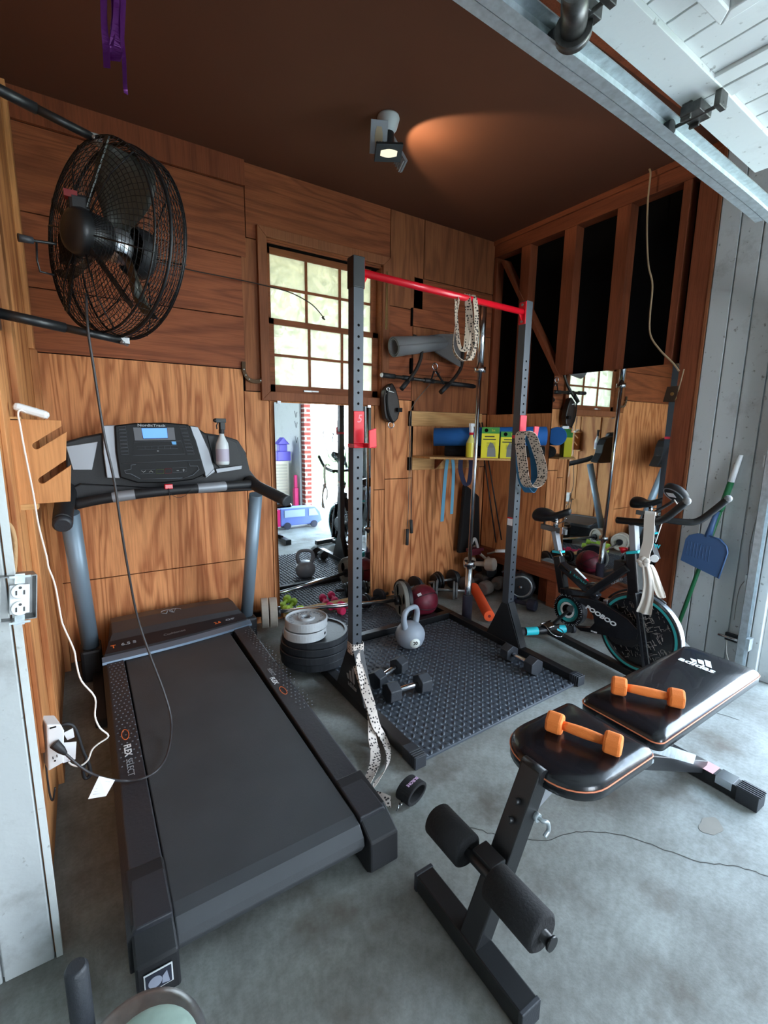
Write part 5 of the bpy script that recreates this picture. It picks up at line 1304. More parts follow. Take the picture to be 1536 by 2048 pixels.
m = MB(); m.tube([ony(870, 742, 2.92), ony(872, 748, 2.92), ony(876, 746, 2.92)], .003, 6); m.obj('clip', CHROME, t)
t = thing('yoga_mat', 'rolled grey mat lying across the hooks above the pull-up bar', 'yoga mat', (2.3, 2.98, 2.0))
a, b = ony(787, 693, 2.93), ony(905, 683, 3.02); d = (b-a)
m = MB()
for (r, w0, l1) in ((.052, 0, .5), (.062, .6, .46)):
    P = [a + V((0, 0, 0)) + V((0, 0, 0))]
spir = [(.040+.0045*(q/ (2*PI)))*1.0 for q in [0]]
n = 60; R_ = []
for e, sc_ in ((a, 1.0), (a.lerp(b, .35), .9), (a.lerp(b, .95), .75)):
    row_o, row_i = [], []
    yv = d.normalized().cross(V((0, 0, 1))).normalized(); zv = yv.cross(d.normalized())
    for k in range(n+1):
        q = 4*PI*k/n; r = (.040 + .010*q/(2*PI))*sc_; row_o.append(m.b.verts.new(e + yv*r*math.cos(q) + zv*r*1.2*math.sin(q))); 
    R_.append(row_o)
for A2, B2 in zip(R_, R_[1:]):
    for k in range(n): m._f((A2[k], A2[k+1], B2[k+1], B2[k]), True)
o = m.obj('rolled_sheet', GREYMAT, t, rec=False); sd = o.modifiers.new('s', 'SOLIDIFY'); sd.thickness = .005
m = MB(); P = [ony(848, 672, 2.99), ony(880, 668, 2.97), ony(912, 668, 2.94), ony(922, 690, 2.92), ony(921, 735, 2.95), ony(880, 712, 3.0), ony(850, 690, 3.02)]; A2 = [m.b.verts.new(p) for p in P]; m._f(A2); o = m.obj('loose_flap', mat('dark side of mat', (84, 80, 78), .7), t, rec=False); sd = o.modifiers.new('s', 'SOLIDIFY'); sd.thickness = .006
t = thing('weight_belt', 'dark leather harness hanging on a hook right of the window', 'harness', (2.05, 3.0, 1.6))
pl = [(778, 772), (786, 765), (793, 778), (799, 800), (801, 820), (797, 838), (790, 846), (780, 844), (772, 838), (769, 820), (768, 795), (770, 780)]
m = MB(); F_ = [ony(x, y, 2.99) for x, y in pl]; A2 = [m.b.verts.new(p) for p in F_]; B2 = [m.b.verts.new(p+V((0, .06, 0))) for p in F_]; m._f(A2); m._f(list(reversed(B2)))
for j in range(len(A2)): m._f((A2[j], A2[(j+1) % len(A2)], B2[(j+1) % len(A2)], B2[j]))
m.obj('leather_body', mat('black brown leather', (38, 28, 24), .45, bump=.4, bscale=30), t, bev=.012)
m = MB(); m.tube(smooth_path([ony(x, y, 2.975) for x, y in ((776, 776), (774, 800), (777, 825), (786, 846))]), .007, 6); m.box(ony(799, 820, 2.97), (.04, .02, .03)); m.obj('strap', DARKF, t)
m = MB(); c = ony(782, 850, 2.985); m.tube([c + V((.026*math.cos(a), 0, .022*math.sin(a))) for a in [2*PI*i/24 for i in range(24)]], .004, 8, closed=True); c2 = ony(776, 778, 2.97); m.tube([c2 + V((.012*math.cos(a), 0, .012*math.sin(a))) for a in [2*PI*i/16 for i in range(16)]], .004, 6, closed=True); m.obj('ring', CHROME, t)
m = MB(); m.tube([ony(762, 802, 3.08), ony(768, 792, 3.0), ony(778, 782, 2.98), ony(788, 785, 2.98)], .004, 6); m.obj('hook', WHITEP, t)
t = thing('jump_rope', 'thin jump rope with two dark handles hanging left of the shelf', 'jump rope', (2.24, 3.04, 1.0))
m = MB(); 
m.tube(smooth_path([ony(x, y, 3.055) for x, y in ((880, 745), (850, 780), (830, 805), (820, 830), (819, 880), (818, 960), (816, 1030), (814, 1055))]), .0028, 6)
m.tube(smooth_path([ony(x, y, 3.052) for x, y in ((822, 820), (822, 880), (822, 960), (822, 1030), (821, 1040))]), .0028, 6); m.obj('cord', mat('grey rope', (98, 96, 92), .7), t)
for pa, pb in (((815, 1058), (814, 1090)), ((822, 1040), (823, 1066))): m = MB(); m.tube([ony(*pa, 3.05), ony(*pb, 3.05)], .0135, 12); m.obj('handle', mat('dark handle foam', (52, 56, 58), .7), t)

# shelf and what lies on it
t = thing('wall_shelf', 'narrow wooden shelf on the back wall right of the jump rope', 'shelf', (2.6, 3.0, 1.16))
m = MB(); m.prism([(2.245, 3.066), (2.245, 2.835), (2.76, 2.36), (2.86, 2.44), (2.86, 3.066)], .015, Matrix.Translation((0, 0, 1.150))); m.obj('board', PINE, t, bev=.001)
for x in (2.48, 2.9): m = MB(); m.prism([(0, 0), (.12, 0), (0, -.10)], .015, Matrix(((0, 0, 1, x), (-1, 0, 0, 3.066), (0, 1, 0, 1.150), (0, 0, 0, 1)))); m.obj('bracket', LUMBER, t)
def roller(label, a, b, r, mt):
    a, b = V(a), V(b); d = (b-a).normalized(); t = thing('foam_roller', label, 'foam roller', (a+b)/2)
    m = MB(); m.tube([a, a+d*.003, b-d*.003, b], [r-.003, r, r, r-.003], 30); m.obj('foam_body', mt, t)
roller('long bright blue foam roller resting above the black one', (2.37, 2.95, 1.316), (3.0, 2.37, 1.336), .072, BLUEF)
roller('long black foam roller under the blue one on the shelf', (2.47, 2.93, 1.212), (3.03, 2.40, 1.214), .045, DARKF)
def carton(label, c, rz, w_, d_, h_):
    t = thing('carton', label, 'box', (c[0], c[1], c[2]), rz); MXc = Matrix.Translation(V(c)) @ Matrix.Rotation(rz, 4, 'Z')
    m = MB(); m.box((0, 0, h_*.40), (w_, d_, h_*.80), MXc); m.obj('lower_panel', YCART, t)
    m = MB(); m.box((0, 0, h_*.90), (w_, d_, h_*.20), MXc); m.obj('top_band', DGREEN, t)
    MB().text('Good', h_*.10, MXc @ fr((0, -d_/2-.0005, h_*.68), (1, 0, 0), (0, 0, 1)), bold=.0006).text('Seed Corn', h_*.08, MXc @ fr((0, -d_/2-.0005, h_*.58), (1, 0, 0), (0, 0, 1)), bold=.0004).obj('lettering', mat('dark green print', (20, 60, 30), .6), t) if False else None
    m = MB(); 
    for k, ww in enumerate((.55, .72)): m.box((-w_*.05, -d_/2-.0006, h_*(.70-.09*k)), (w_*ww, .001, h_*.035), MXc)
    for k in range(5): m.box((w_*.05, -d_/2-.0006, h_*(.50-.035*k)), (w_*.5, .001, h_*.008), MXc)
    m.obj('print', mat('dark print', (40, 44, 30), .6), t)
    m = MB(); m.prism([(-.03, 0), (.035, 0), (.03, .06), (.012, .10), (-.01, .11), (-.028, .07)], .001, MXc @ fr((.01, -d_/2, .01), (1, 0, 0), (0, 0, 1))); m.obj('picture', mat('grey picture print', (120, 122, 118), .6), t)
    m = MB(); m.lathe([(0, .001), (.014, .001)], MXc @ fr((-w_*.25, -d_/2, h_*.9), (1, 0, 0), (0, 0, 1)), 16); m.obj('logo', FELT, t)
    m = MB(); m.text('2ct', .02, MXc @ fr((w_*.15, -d_/2-.0006, h_*.9), (1, 0, 0), (0, 0, 1))); m.b.free() if False else m.obj('lettering', YCART, t)
carton('yellow and green cardboard carton behind the upright barbell', (2.615, 2.575, 1.166), -.744, .13, .06, .23)
carton('yellow and green cardboard carton beside the rack post', (2.718, 2.478, 1.166), -.744, .13, .06, .20)
m = MB(); m.b.free()
sb_ = spray('spray_bottle', 'yellow liquid spray bottle with white and red trigger on the wall shelf', (2.503, 2.664, 1.166), .26, mat('clear bottle', (220, 214, 120), .2), WHITEP, YELLOWL, None, .3 + PI)
m = MB(); m.cyl((2.503, 2.664, 1.338), (2.503, 2.664, 1.355), .0175); m.obj('collar', RED, sb_)
# bands over the shelf edge
def hang(label, pts, wd, mt, Y=2.93, grp='bands hung over the shelf edge'):
    band('resistance_band', label, [ony(x, y, Y) for x, y in pts], (1, 0, .02), wd, mt, False, grp)
hang('light blue band hanging leftmost from the shelf edge', [(897, 908), (892, 940), (887, 1000), (884, 1043)], .035, LBLUE)
hang('light blue band strand hanging right beside the leftmost one', [(904, 908), (907, 940), (905, 990), (903, 1028)], .032, LBLUE, 2.92)
hang('navy blue band loop hanging behind the upright barbell', [(922, 912), (921, 940), (928, 965), (934, 972)], .05, NAVY, 2.95)
hang('dark blue band strand right of the upright barbell', [(941, 910), (942, 935), (939, 960), (936, 970)], .05, NAVY, 2.96)
for lb, x0, y0, x1, y1 in (('thin dark pole leaning in the far corner nearer the barbell', 968, 905, 992, 1085), ('thin dark pole leaning in the far corner nearer the rack post', 974, 905, 1003, 1080)):
    m = MB(); m.tube([ony(x0-10, y0-60, 3.04), ony(x1, y1, 2.80)], .006, 8); tag(m.obj('thin_pole', BLACKM), lb, 'pole', 'thin poles in the far corner')
m = MB(); m.prism([(0, 0), (.26, .0), (.22, .5), (.04, .62)], .05, fr((2.72, 3.03, .30), (1, 0, 0), (0, 0, 1))); tag(m.obj('black_bag', DARKF, bev=.02), 'black fabric bag slumped in the dark far corner', 'bag')

# ================================================================ WEIGHT BENCH
bn = thing('weight_bench', 'black padded weight bench with foam leg rollers', 'weight bench', (1.4, .72, 0))
YC_ = .715
m = MB(); m.bx(.735, .795, .53, .935, .003, .058); m.obj('front_foot', BLACK, bn, bev=.004)
m = MB(); m.bx(.733, .797, .527, .540, .001, .06); m.bx(.733, .797, .926, .94, .001, .06); m.objs('foot_cap', RUBBER, bn, bev=.003)
m = MB(); m.bar((.762, YC_, .04), (.965, YC_, .470), .055, .062, (0, 1, 0)); post = m.obj('front_post', BLACK, bn, bev=.004)
m = MB(); m.cyl((.955, YC_-.034, .468), (.955, YC_+.034, .468), .018, n=18); m.obj('hinge_pin', BLACK, post)
m = MB(); c = V((.935, YC_-.03, .36)); m.tube(smooth_path([c+V((0, .01, 0)), c+V((0, -.022, 0)), c+V((.012, -.03, -.005)), c+V((.02, -.03, -.03)), c+V((.005, -.03, -.045))]), .0055, 8); m.cyl(c+V((-.0, .0, -.002)), c+V((0, -.012, -.002)), .012, n=12); m.obj('locking_pin', GALV, bn)
m = MB(); 
for z in (.345, .39): m.cyl((.890+(z-.345)*.47, YC_, z), (.862+(z-.345)*.47, YC_, z+.012), .009, n=8)
m.objs('bolt', BLACK, bn)
m = MB(); m.tube([(.775, .895, .262), (.775, .500, .262)], .0135, 14); m.tube([(.775, .503, .262), (.775, .497, .262)], .017, 14); rb = m.obj('roller_bar', BLACK, bn)
m = MB(); m.box((.80, YC_, .262), (.05, .07, .05)); m.obj('roller_clamp', BLACK, bn, bev=.003)
FO = mat('black roller foam', (22, 22, 24), .9, bump=.5, bscale=160)
for y0, y1 in ((.895, .765), (.672, .522)):
    m = MB(); m.tube([(.775, y0, .262), (.775, y0-.006*(1 if y0 > y1 else -1), .262), (.775, y1+.006, .262), (.775, y1, .262)], [.040, .047, .047, .040], 26); m.obj('foam_roller', FO, bn)
m = MB(); m.bar((.94, YC_, .42), (1.40, YC_, .395), .05, .04); m.bar((.90, YC_-.0, .335), (1.06, YC_-.0, .40), .03, .025); m.obj('seat_rail', SILVER, bn, bev=.003)
# main spine to the rear foot
m = MB(); m.bar((1.25, YC_, .39), (2.0, YC_, .05), .05, .05); m.obj('spine', BLACK, bn, bev=.003)
for y in (YC_-.085, YC_+.085):
    m = MB(); m.bar((1.30, y, .425), (1.42, y, .405), .006, .034, (0, 0, 1)); m.bar((1.42, y, .405), (1.78, y*.7+YC_*.3, .20), .006, .034, (0, 0, 1)); m.obj('ladder_bracket', GALV, bn)
m = MB(); m.bx(1.315, 1.345, YC_-.12, YC_+.12, .405, .417); m.obj('cross_plate', GALV, bn)
m = MB(); m.bar((1.42, YC_-.05, .405), (1.60, YC_-.05, .32), .02, .03); m.obj('back_strut', BLACK, bn)
m = MB(); m.bx(1.97, 2.03, .53, .90, .003, .058); rf = m.obj('rear_foot', BLACK, bn, bev=.004)
m = MB(); m.bx(1.966, 2.034, .505, .575, .001, .062)
for k in range(5): m.bx(1.966+.012*k+.003, 1.966+.012*k+.008, .50, .578, .06, .065)
m.obj('foot_cap', RUBBER, bn, bev=.002); m = MB(); m.bx(1.966, 2.034, .86, .93, .001, .062); m.obj('foot_cap', RUBBER, bn, bev=.002)
m = MB(); m.bx(1.967, 2.033, .59, .645, .03, .0605); m.obj('wrap_plate', CHROME, bn)
m = MB(); m.bx(1.968, 2.032, .655, .70, .0582, .0592); m.obj('warning_label', mat('pink label', (206, 150, 150), .6), bn)
def pad(name, outline, z0, th, tilt, x_ref):
    """rounded cushion: outline in xy, crowned top; tilt raises with x"""
    n = len(outline); cx = sum(p[0] for p in outline)/n; cy = sum(p[1] for p in outline)/n
    m = MB(); rings = []
    for sc_, dz_ in ((.97, -th*.5), (1.0, -th*.42), (1.0, 0.0), (.985, th*.30), (.94, th*.46), (.8, th*.54), (.5, th*.60), (.2, th*.62)):
        rings.append([m.b.verts.new(V((cx+(x-cx)*sc_, cy+(y-cy)*sc_, z0+dz_+(cx+(x-cx)*sc_-x_ref)*tilt))) for x, y in outline])
    for A, B in zip(rings, rings[1:]):
        for j in range(n): m._f((A[j], A[(j+1) % n], B[(j+1) % n], B[j]), True)
    m._f(list(reversed(rings[0]))); m._f(rings[-1], True)
    p = m.obj(name, VINYL, bn)
    m = MB(); m.tube([V((cx+(x-cx)*1.003, cy+(y-cy)*1.003, z0+th*.10+(x-x_ref)*tilt)) for x, y in outline], .0021, 6, closed=True); m.obj('piping', PIPING, p)
    return p
def rrect(x0, x1, y0, y1, r0, r1, n=8):
    """rounded rectangle, r0 = corner radius at x0 end, r1 at the x1 end"""
    out = []
    for cx, cy, r, a0 in ((x1-r1, y1-r1, r1, 0), (x0+r0, y1-r0, r0, PI/2), (x0+r0, y0+r0, r0, PI), (x1-r1, y0+r1, r1, 1.5*PI)):
        for i in range(n+1): a = a0+PI/2*i/n; out.append((cx+r*math.cos(a), cy+r*math.sin(a)))
    # densify straight runs
    res = []
    for i, p in enumerate(out):
        q = out[(i+1) % len(out)]; d = math.dist(p, q); k = max(1, int(d/.03))
        for j in range(k): res.append((p[0]+(q[0]-p[0])*j/k, p[1]+(q[1]-p[1])*j/k))
    return res
seat = pad('seat_pad', [(x, y + (x-1.12)*.0) for x, y in rrect(.955, 1.305, .575, .862, .115, .02)], .456, .05, 0, 1.1)
back = pad('back_pad', rrect(1.355, 2.09, .588, .855, .03, .035), .456, .05, .018, 1.36)
ZP = lambda x: .456+.05*.585+(x-1.36)*.018
MX = Matrix.Translation((1.925, .735, ZP(1.925)+.0022)) @ Matrix.Rotation(math.radians(-90), 4, 'Z')
m = MB(); m.text('adidas', .050, MX @ Matrix.Translation((0, -.022, 0)), bold=.0014, ext=.0006)
for k in range(3):
    x0 = -.030+k*.026; h = .020+k*.017; m.prism([(x0, 0), (x0+.02, 0), (x0+.02-h*.5, h), (x0-h*.5, h-.004)], .0008, MX)
m.obj('logo', WTXT, back)

# orange dumbbells lying on the pads
GO = 'orange neoprene dumbbells on the bench'
def odb(label, a, b):
    hexdb('orange_dumbbell', label, a, b, .0345, .046, 1, ORANGE, ORANGE, GO, round_=.008, hr=.0128)
za = .456+.05*.6+.031
odb('orange neoprene dumbbell on the long back pad', onz(1238, 1372, za+.004), onz(1352, 1396, za+.004))
odb('orange neoprene dumbbell on the short rounded seat pad', onz(1110, 1445, za), onz(1226, 1487, za))

# ================================================================ EXERCISE BIKE
XB = 2.50
bk = thing('exercise_bike', 'black and turquoise spin bike with a cloth tied on its bars', 'exercise bike', (2.52, 1.6, 0))
def B(x, y, dx=0): p = onx(x, y, XB+dx); return p
BB = mat('gloss black bike frame', (20, 20, 23), .25, coat=.3)
m = MB(); 
m.tube([(2.345, 1.965, .052), (2.70, 1.815, .052)], .027, 16); m.obj('rear_stabiliser', BLACK, bk)
m = MB(); e0, e1 = V((2.345, 1.965, .052)), V((2.70, 1.815, .052)); d = (e1-e0)
m.tube([e0+d*.14, e0+d*.36], .0275, 16, cap=False); m.tube([e0+d*.70, e0+d*.88], .0275, 16, cap=False); m.objs('turquoise_wrap', TURQ, bk)
m = MB(); m.tube([e0-d*.05, e0+d*.10], .031, 14); m.tube([e1, e1+d*.06], .031, 14); m.objs('end_cap', RUBBER, bk)
m = MB(); m.bar((2.545, 1.89, .052), (2.475, 1.18, .045), .045, .04); m.bar((2.27, 1.12, .035), (2.68, 1.05, .035), .05, .05); m.obj('floor_beam', BLACK, bk, bev=.003)
# frame
def beam(p, q, w, h, name, mt=BB, bev=.008): m = MB(); m.bar(p, q, w, h, (1, 0, 0)); return m.obj(name, mt, bk, bev=bev)
st_top = B(1117, 1118); st_bot = B(1122, 1180)
m = MB(); m.bar(B(1117, 1112), B(1128, 1185), .052, .05, (1, 0, 0)); m.obj('seat_tube', BB, bk, bev=.006)
df = beam(B(1122, 1128), B(1196, 1196), .045, .055, 'down_frame')
beam(B(1125, 1180), B(1190, 1190), .045, .06, 'lower_link')
tf = beam(B(1182, 1186), B(1262, 1133), .045, .085, 'top_frame')
m = MB(); m.bar(B(1128, 1138, -.026), B(1175, 1172, -.026), .002, .07, (1, 0, 0)); pan = m.obj('frame_panel', mat('frame panel black', (14, 14, 16), .3), bk, bev=.001)
def dirtext(body, size, p, q, X, mt, par, sx=1.0, sh=0, bold=.0008):
    """text running from pixel p to pixel q on the plane x = X facing the camera side"""
    a, b = onx(*p, X), onx(*q, X); d = (b-a).normalized(); up = V((-1, 0, 0)).cross(d); up = up if up.z > 0 else -up
    MB().text(body, size, fr((a+b)/2, d, up), bold=bold, sx=sx, shear=sh).obj('lettering', mt, par)
dirtext('L-NOW', .036, (1138, 1145), (1172, 1171), XB-.029, TEAL, bk)
m = MB(); m.bar(B(1151, 1137, -.027), B(1172, 1158, -.027), .002, .016, (1, 0, 0)); m.obj('white_stripe', WTXT, bk)
m = MB(); m.bar(B(1172, 1158, -.0272), B(1177, 1162, -.0272), .002, .012, (1, 0, 0)); m.obj('red_stripe', RED, bk)
dirtext('POOBOO', .018, (1222, 1168), (1246, 1157), XB-.0245, GTXT, bk)
# head tube and fork
beam(B(1266, 1103), B(1272, 1190), .060, .062, 'head_tube')
fk = MB(); fk.bar(B(1272, 1185, -.035), B(1292, 1345, -.035), .018, .040, (1, 0, 0)); fk.bar(B(1272, 1185, .035), B(1292, 1345, .035), .018, .040, (1, 0, 0)); fk.bar(B(1275, 1185, -.0), B(1273, 1200, .0), .09, .05, (1, 0, 0)); fork = fk.obj('front_fork', BB, bk, bev=.004)
m = MB(); m.bar(B(1283, 1215, -.046), B(1300, 1340, -.046), .003, .006, (1, 0, 0)); m.obj('chrome_line', STEEL, bk)
dirtext('POOBOO', .018, (1277, 1270), (1274, 1232), XB-.047, WTXT, fork)
m = MB(); m.bar(B(1270, 1103), B(1267, 1042), .036, .045, (1, 0, 0)); m.obj('bar_post', SILVER, bk, bev=.004)
m = MB(); m.bar(B(1271, 1106), B(1270, 1101), .066, .066, (1, 0, 0)); m.bar(B(1117, 1105), B(1117, 1101), .056, .054, (1, 0, 0)); m.obj('collar', TURQ, bk)
m = MB(); m.bar(B(1118, 1105), B(1110, 1062), .032, .040, (1, 0, 0)); m.obj('seat_post', SILVER, bk, bev=.004)
m = MB(); m.bar(B(1083, 1052), B(1133, 1065), .034, .022, (1, 0, 0)); m.obj('seat_slide', mat('grey slide', (110, 112, 112), .4, .5), bk, bev=.003)
m = MB(); m.box(B(1127, 1061), (.05, .02, .045)); m.tube([B(1119, 1100, -.03), B(1124, 1112, -.03)], .006, 8); m.obj('clamp', CHROME, bk, bev=.002)
# saddle
sr = B(1076, 1032); sf = B(1142, 1027)
m = MB(); L = sf-sr; n = 16; ring = []
for i in range(13):
    u = i/12; c = sr + L*u; w_ = (.075*math.cos(u*PI*.5)**1.1 + .020) if u > .08 else .060+.22*u*.9
    if i == 12: w_ = .010
    h_ = .036*(1-.40*u) + (.012 if u < .3 else 0); c = c + V((0, 0, .012*math.cos(2*PI*u)))
    ring.append([m.b.verts.new(c + V((w_*math.cos(a), 0, h_*math.sin(a)))) for a in [2*PI*j/n for j in range(n)]])
for A, Bq in zip(ring, ring[1:]):
    for j in range(n): m._f((A[j], A[(j+1) % n], Bq[(j+1) % n], Bq[j]), True)
m._f(ring[0]); m._f(list(reversed(ring[-1]))); m.obj('saddle', mat('saddle vinyl', (20, 20, 22), .35), bk, sub=1)
m = MB(); m.cyl(B(1112, 1038), B(1111, 1056), .016, n=12); m.tube(smooth_path([B(1100, 1040, -.02), B(1112, 1046, -.02), B(1125, 1044, -.02), B(1133, 1036, -.02)]), .004, 6); m.obj('saddle_clamp', CHROME, bk)
# crank case
cc0 = B(1141, 1218); MXc = fr(cc0, (0, -1, 0), (0, 0, 1))   # z = -x (toward camera)
zdir = (MXc.to_3x3() @ V((0, 0, 1))).x
sg = -1 if zdir > 0 else 1
CH_R = .098
m = MB(); m.lathe([(0, -.03), (CH_R, -.03), (CH_R+.006, -.02), (CH_R+.006, .02), (CH_R, .03), (0, .03)], MXc, 40, smooth=False); cas = m.obj('crank_case', BB, bk)
m = MB(); m.lathe([(.052, .031*sg), (.074, .0315*sg), (.074, .032*sg)], MXc, 36); m.obj('teal_ring', TEAL, cas)
m = MB(); m.lathe([(.036, .031*sg), (.050, .0318*sg)], MXc, 36); m.obj('white_ring', WHITEP, cas)
m = MB()
for k in range(44):
    a = 2*PI*k/44; r = .088+random.uniform(-.004, .004); m.bar(MXc @ V((r*math.cos(a), r*math.sin(a), .0315*sg)), MXc @ V(((r+.010)*math.cos(a+random.uniform(-.15, .15)), (r+.010)*math.sin(a+.05), .0315*sg)), .0025, .001, (1, 0, 0))
m.obj('tread_print', GTXT, cas)
# belt guard: long arm from the crank case to the wheel hub
fc_ = B(1283, 1268); gd0 = B(1150, 1222, -.0); 
def guard(pts, X0, X1, name, mt, bev=.004):
    m = MB(); A = [m.b.verts.new(onx(x, y, X0)) for x, y in pts]; Bv = [m.b.verts.new(V((X1, onx(x, y, X0).y, onx(x, y, X0).z))) for x, y in pts]
    m._f(A); m._f(list(reversed(Bv)))
    for j in range(len(A)): m._f((A[j], A[(j+1) % len(A)], Bv[(j+1) % len(A)], Bv[j]))
    return m.obj(name, mt, bk, bev=bev)
gp = guard([(1140, 1192), (1175, 1196), (1212, 1210), (1256, 1238), (1278, 1262), (1274, 1280), (1250, 1282), (1214, 1272), (1160, 1262), (1148, 1252), (1180, 1255), (1188, 1246), (1186, 1232), (1178, 1218)], XB-.050, XB-.02, 'belt_guard', BB)
guard([(1216, 1262), (1256, 1240), (1282, 1262), (1284, 1285), (1262, 1296), (1230, 1288), (1216, 1276)], XB-.045, XB-.03, 'hub_cover', mat('hub cover black', (17, 17, 19), .4), .006)
dirtext('POOBOO', .036, (1172, 1213), (1230, 1250), XB-.0515, WTXT, gp, sx=1.25, sh=.25, bold=.0016)
dirtext('FITNESS', .011, (1174, 1260), (1202, 1268), XB-.0515, WTXT, gp, bold=.0006)
# crank arm and pedals
m = MB(); pd0 = B(1108, 1246, -.07); m.bar(B(1141, 1218, -.055), pd0, .016, .030, (1, 0, 0)); m.cyl(B(1141, 1218, -.03), B(1141, 1218, -.065), .022); m.obj('crank_arm', BLACK, bk, bev=.004)
m = MB(); pc = B(1100, 1252, -.10); m.box(pc, (.09, .075, .020)); pdl = m.obj('pedal', BLACK, bk, bev=.003)
m = MB(); m.tube(smooth_path([pc+V((-.05, .04, 0)), pc+V((-.055, 0, .02)), pc+V((-.05, -.06, -.02)), pc+V((-.0, -.09, -.035)), pc+V((.045, -.06, -.02)), pc+V((.04, .0, -.01))]), .003, 6); m.tube([pc+V((-.05, .035, .012)), pc+V((.05, .035, .012))], .004, 6); m.tube([pc+V((-.05, -.03, .012)), pc+V((.05, -.03, .012))], .004, 6); m.obj('toe_cage', CHROME, pdl)
m = MB(); m.bar(B(1141, 1218, .055), B(1190, 1178, .07), .016, .030, (1, 0, 0)); m.obj('crank_arm', BLACK, bk, bev=.004)
m = MB(); pc = B(1196, 1172, .08); m.box(pc, (.09, .08, .022)); p2 = m.obj('pedal', BLACK, bk, bev=.003)
m = MB(); m.tube(smooth_path([pc+V((-.05, .045, 0)), pc+V((-.05, .0, .03)), pc+V((-.045, -.06, .02)), pc+V((.04, -.06, .02)), pc+V((.045, .04, 0))]), .006, 6); m.obj('toe_cage', CHROME, p2)
# flywheel
fw = B(1285, 1264, 0); FR_ = .225; fw = V((XB, 1.262, .285))
MW = Matrix.Translation(fw) @ V((-1, 0, 0)).to_track_quat('Z', 'Y').to_matrix().to_4x4()
m = MB(); m.lathe([(FR_-.040, -.022), (FR_-.004, -.022), (FR_, -.018), (FR_, .018), (FR_-.004, .022), (FR_-.040, .022), (FR_-.040, -.022)], MW, 64); m.lathe([(0, -.008), (FR_-.035, -.008), (FR_-.035, .008), (0, .008)], MW, 48, smooth=False); fl = m.obj('flywheel', BB, bk)
m = MB(); m.lathe([(FR_+.001, -.017), (FR_+.002, 0), (FR_+.001, .017)], MW, 64); m.obj('wheel_rim', ALU, fl)
m = MB(); m.lathe([(FR_-.030, .0226), (FR_-.016, .0228)], MW, 64); m.obj('teal_ring', TEAL, fl)
m = MB()
for k in range(230):
    a = random.uniform(0, 2*PI); r = random.uniform(.05, FR_-.042); q = random.choice((.5, 2.0, -.9)) + a*.0; l = random.uniform(.008, .034)
    p = MW @ V((r*math.cos(a), r*math.sin(a), .0086)); e = MW @ V((r*math.cos(a)+l*math.cos(q), r*math.sin(a)+l*math.sin(q), .0086))
    m.bar(p, e, .0015, .0008, (1, 0, 0))
m.obj('wheel_print', mat('pale print', (170, 160, 150), .5), fl)
m = MB(); m.tube([MW @ V(((FR_+.012)*math.cos(a), (FR_+.012)*math.sin(a), 0)) for a in [math.radians(q) for q in range(60, 150, 6)]], .006, 8); m.obj('wheel_guard', BLACKM, bk)
m = MB(); m.tube([B(1262, 1103), B(1247, 1105), B(1246, 1118)], .010, 10); m.obj('resistance_knob_stem', CHROME, bk)
m = MB(); p = B(1246, 1106); m.lathe([(0, 0), (.010, 0), (.022, .022), (.024, .030), (0, .032)], Matrix.Translation(p), 18); m.obj('resistance_knob', RED, bk)
m = MB(); m.tube([p, p-V((0, 0, .05))], .006, 8); m.box(p-V((0, 0, .075)), (.06, .06, .06)); m.obj('resistance_housing', BLACKM, bk, bev=.008)
m = MB(); m.box(B(1215, 1205), (.05, .03, .04)); m.box(B(1232, 1200), (.03, .02, .05)); m.box(B(1260, 1182), (.03, .02, .04)); m.obj('brake_caliper', CHROME, bk, bev=.004)
# handlebars
HB = mat('black bar grip', (17, 17, 18), .42)
L_ = [(2.385, 1.385, .905), (2.385, 1.30, .912), (2.385, 1.20, .925), (2.375, 1.14, .955), (2.365, 1.08, 1.015), (2.36, 1.045, 1.055)]
R2_ = [(2.60, 1.36, .905), (2.61, 1.28, .908), (2.66, 1.17, .905), (2.69, 1.12, .92), (2.70, 1.06, .985), (2.705, 1.01, 1.048)]
for pts in (L_, R2_):
    m = MB(); P = smooth_path(pts, 6); m.tube(P, .0175, 14); hb = m.obj('handlebar', HB, bk)
    m = MB(); m.sph(P[-1], .0195, 12); m.obj('grip_tip', mat('grey grip tip', (120, 120, 120), .5), hb)
m = MB(); m.tube([(2.385, 1.31, .905), (2.50, 1.31, .90), (2.61, 1.30, .905)], .016, 12); m.box((2.5, 1.31, .892), (.06, .07, .03)); m.obj('cross_tube', BLACK, bk)
m = MB(); c = onx(1352, 986, 2.52); MXm = Matrix.Translation(c) @ V((.60, -.22, .66)).to_track_quat('Z', 'Y').to_matrix().to_4x4()
m.lathe([(0, -.018), (.050, -.018), (.062, -.006), (.062, .012), (.052, .018), (0, .018)], MXm, 32); mon = m.obj('monitor', BLACKM, bk)
m = MB(); m.lathe([(.050, -.0185), (.052, -.022), (.056, -.018)], MXm, 32); m.obj('monitor_ring', SILVER, mon)
m = MB(); m.box((.012, .004, -.0205), (.045, .03, .002), MXm); m.obj('monitor_label', LABELW, mon)
m = MB(); m.tube(smooth_path([c+V((-.02, 0, -.04)), c+V((.0, .04, -.07)), (2.5, 1.30, .92)]), .008, 8); m.obj('monitor_stem', BLACKM, bk)
m = MB(); m.tube(smooth_path([c+V((-.03, -.01, -.03)), c+V((-.03, -.03, -.06)), c+V((-.01, -.02, -.09))]), .003, 6); m.tube([onx(1326, 1040, 2.46), onx(1311, 1085, 2.46)], .0025, 6); m.obj('sensor_cable', WIREW, bk)
m = MB(); m.bar(onx(1300, 1090, 2.56), onx(1310, 1120, 2.56), .04, .05, (1, 0, 0)); m.obj('tension_housing', mat('housing black', (15, 15, 17), .4), bk, bev=.004)
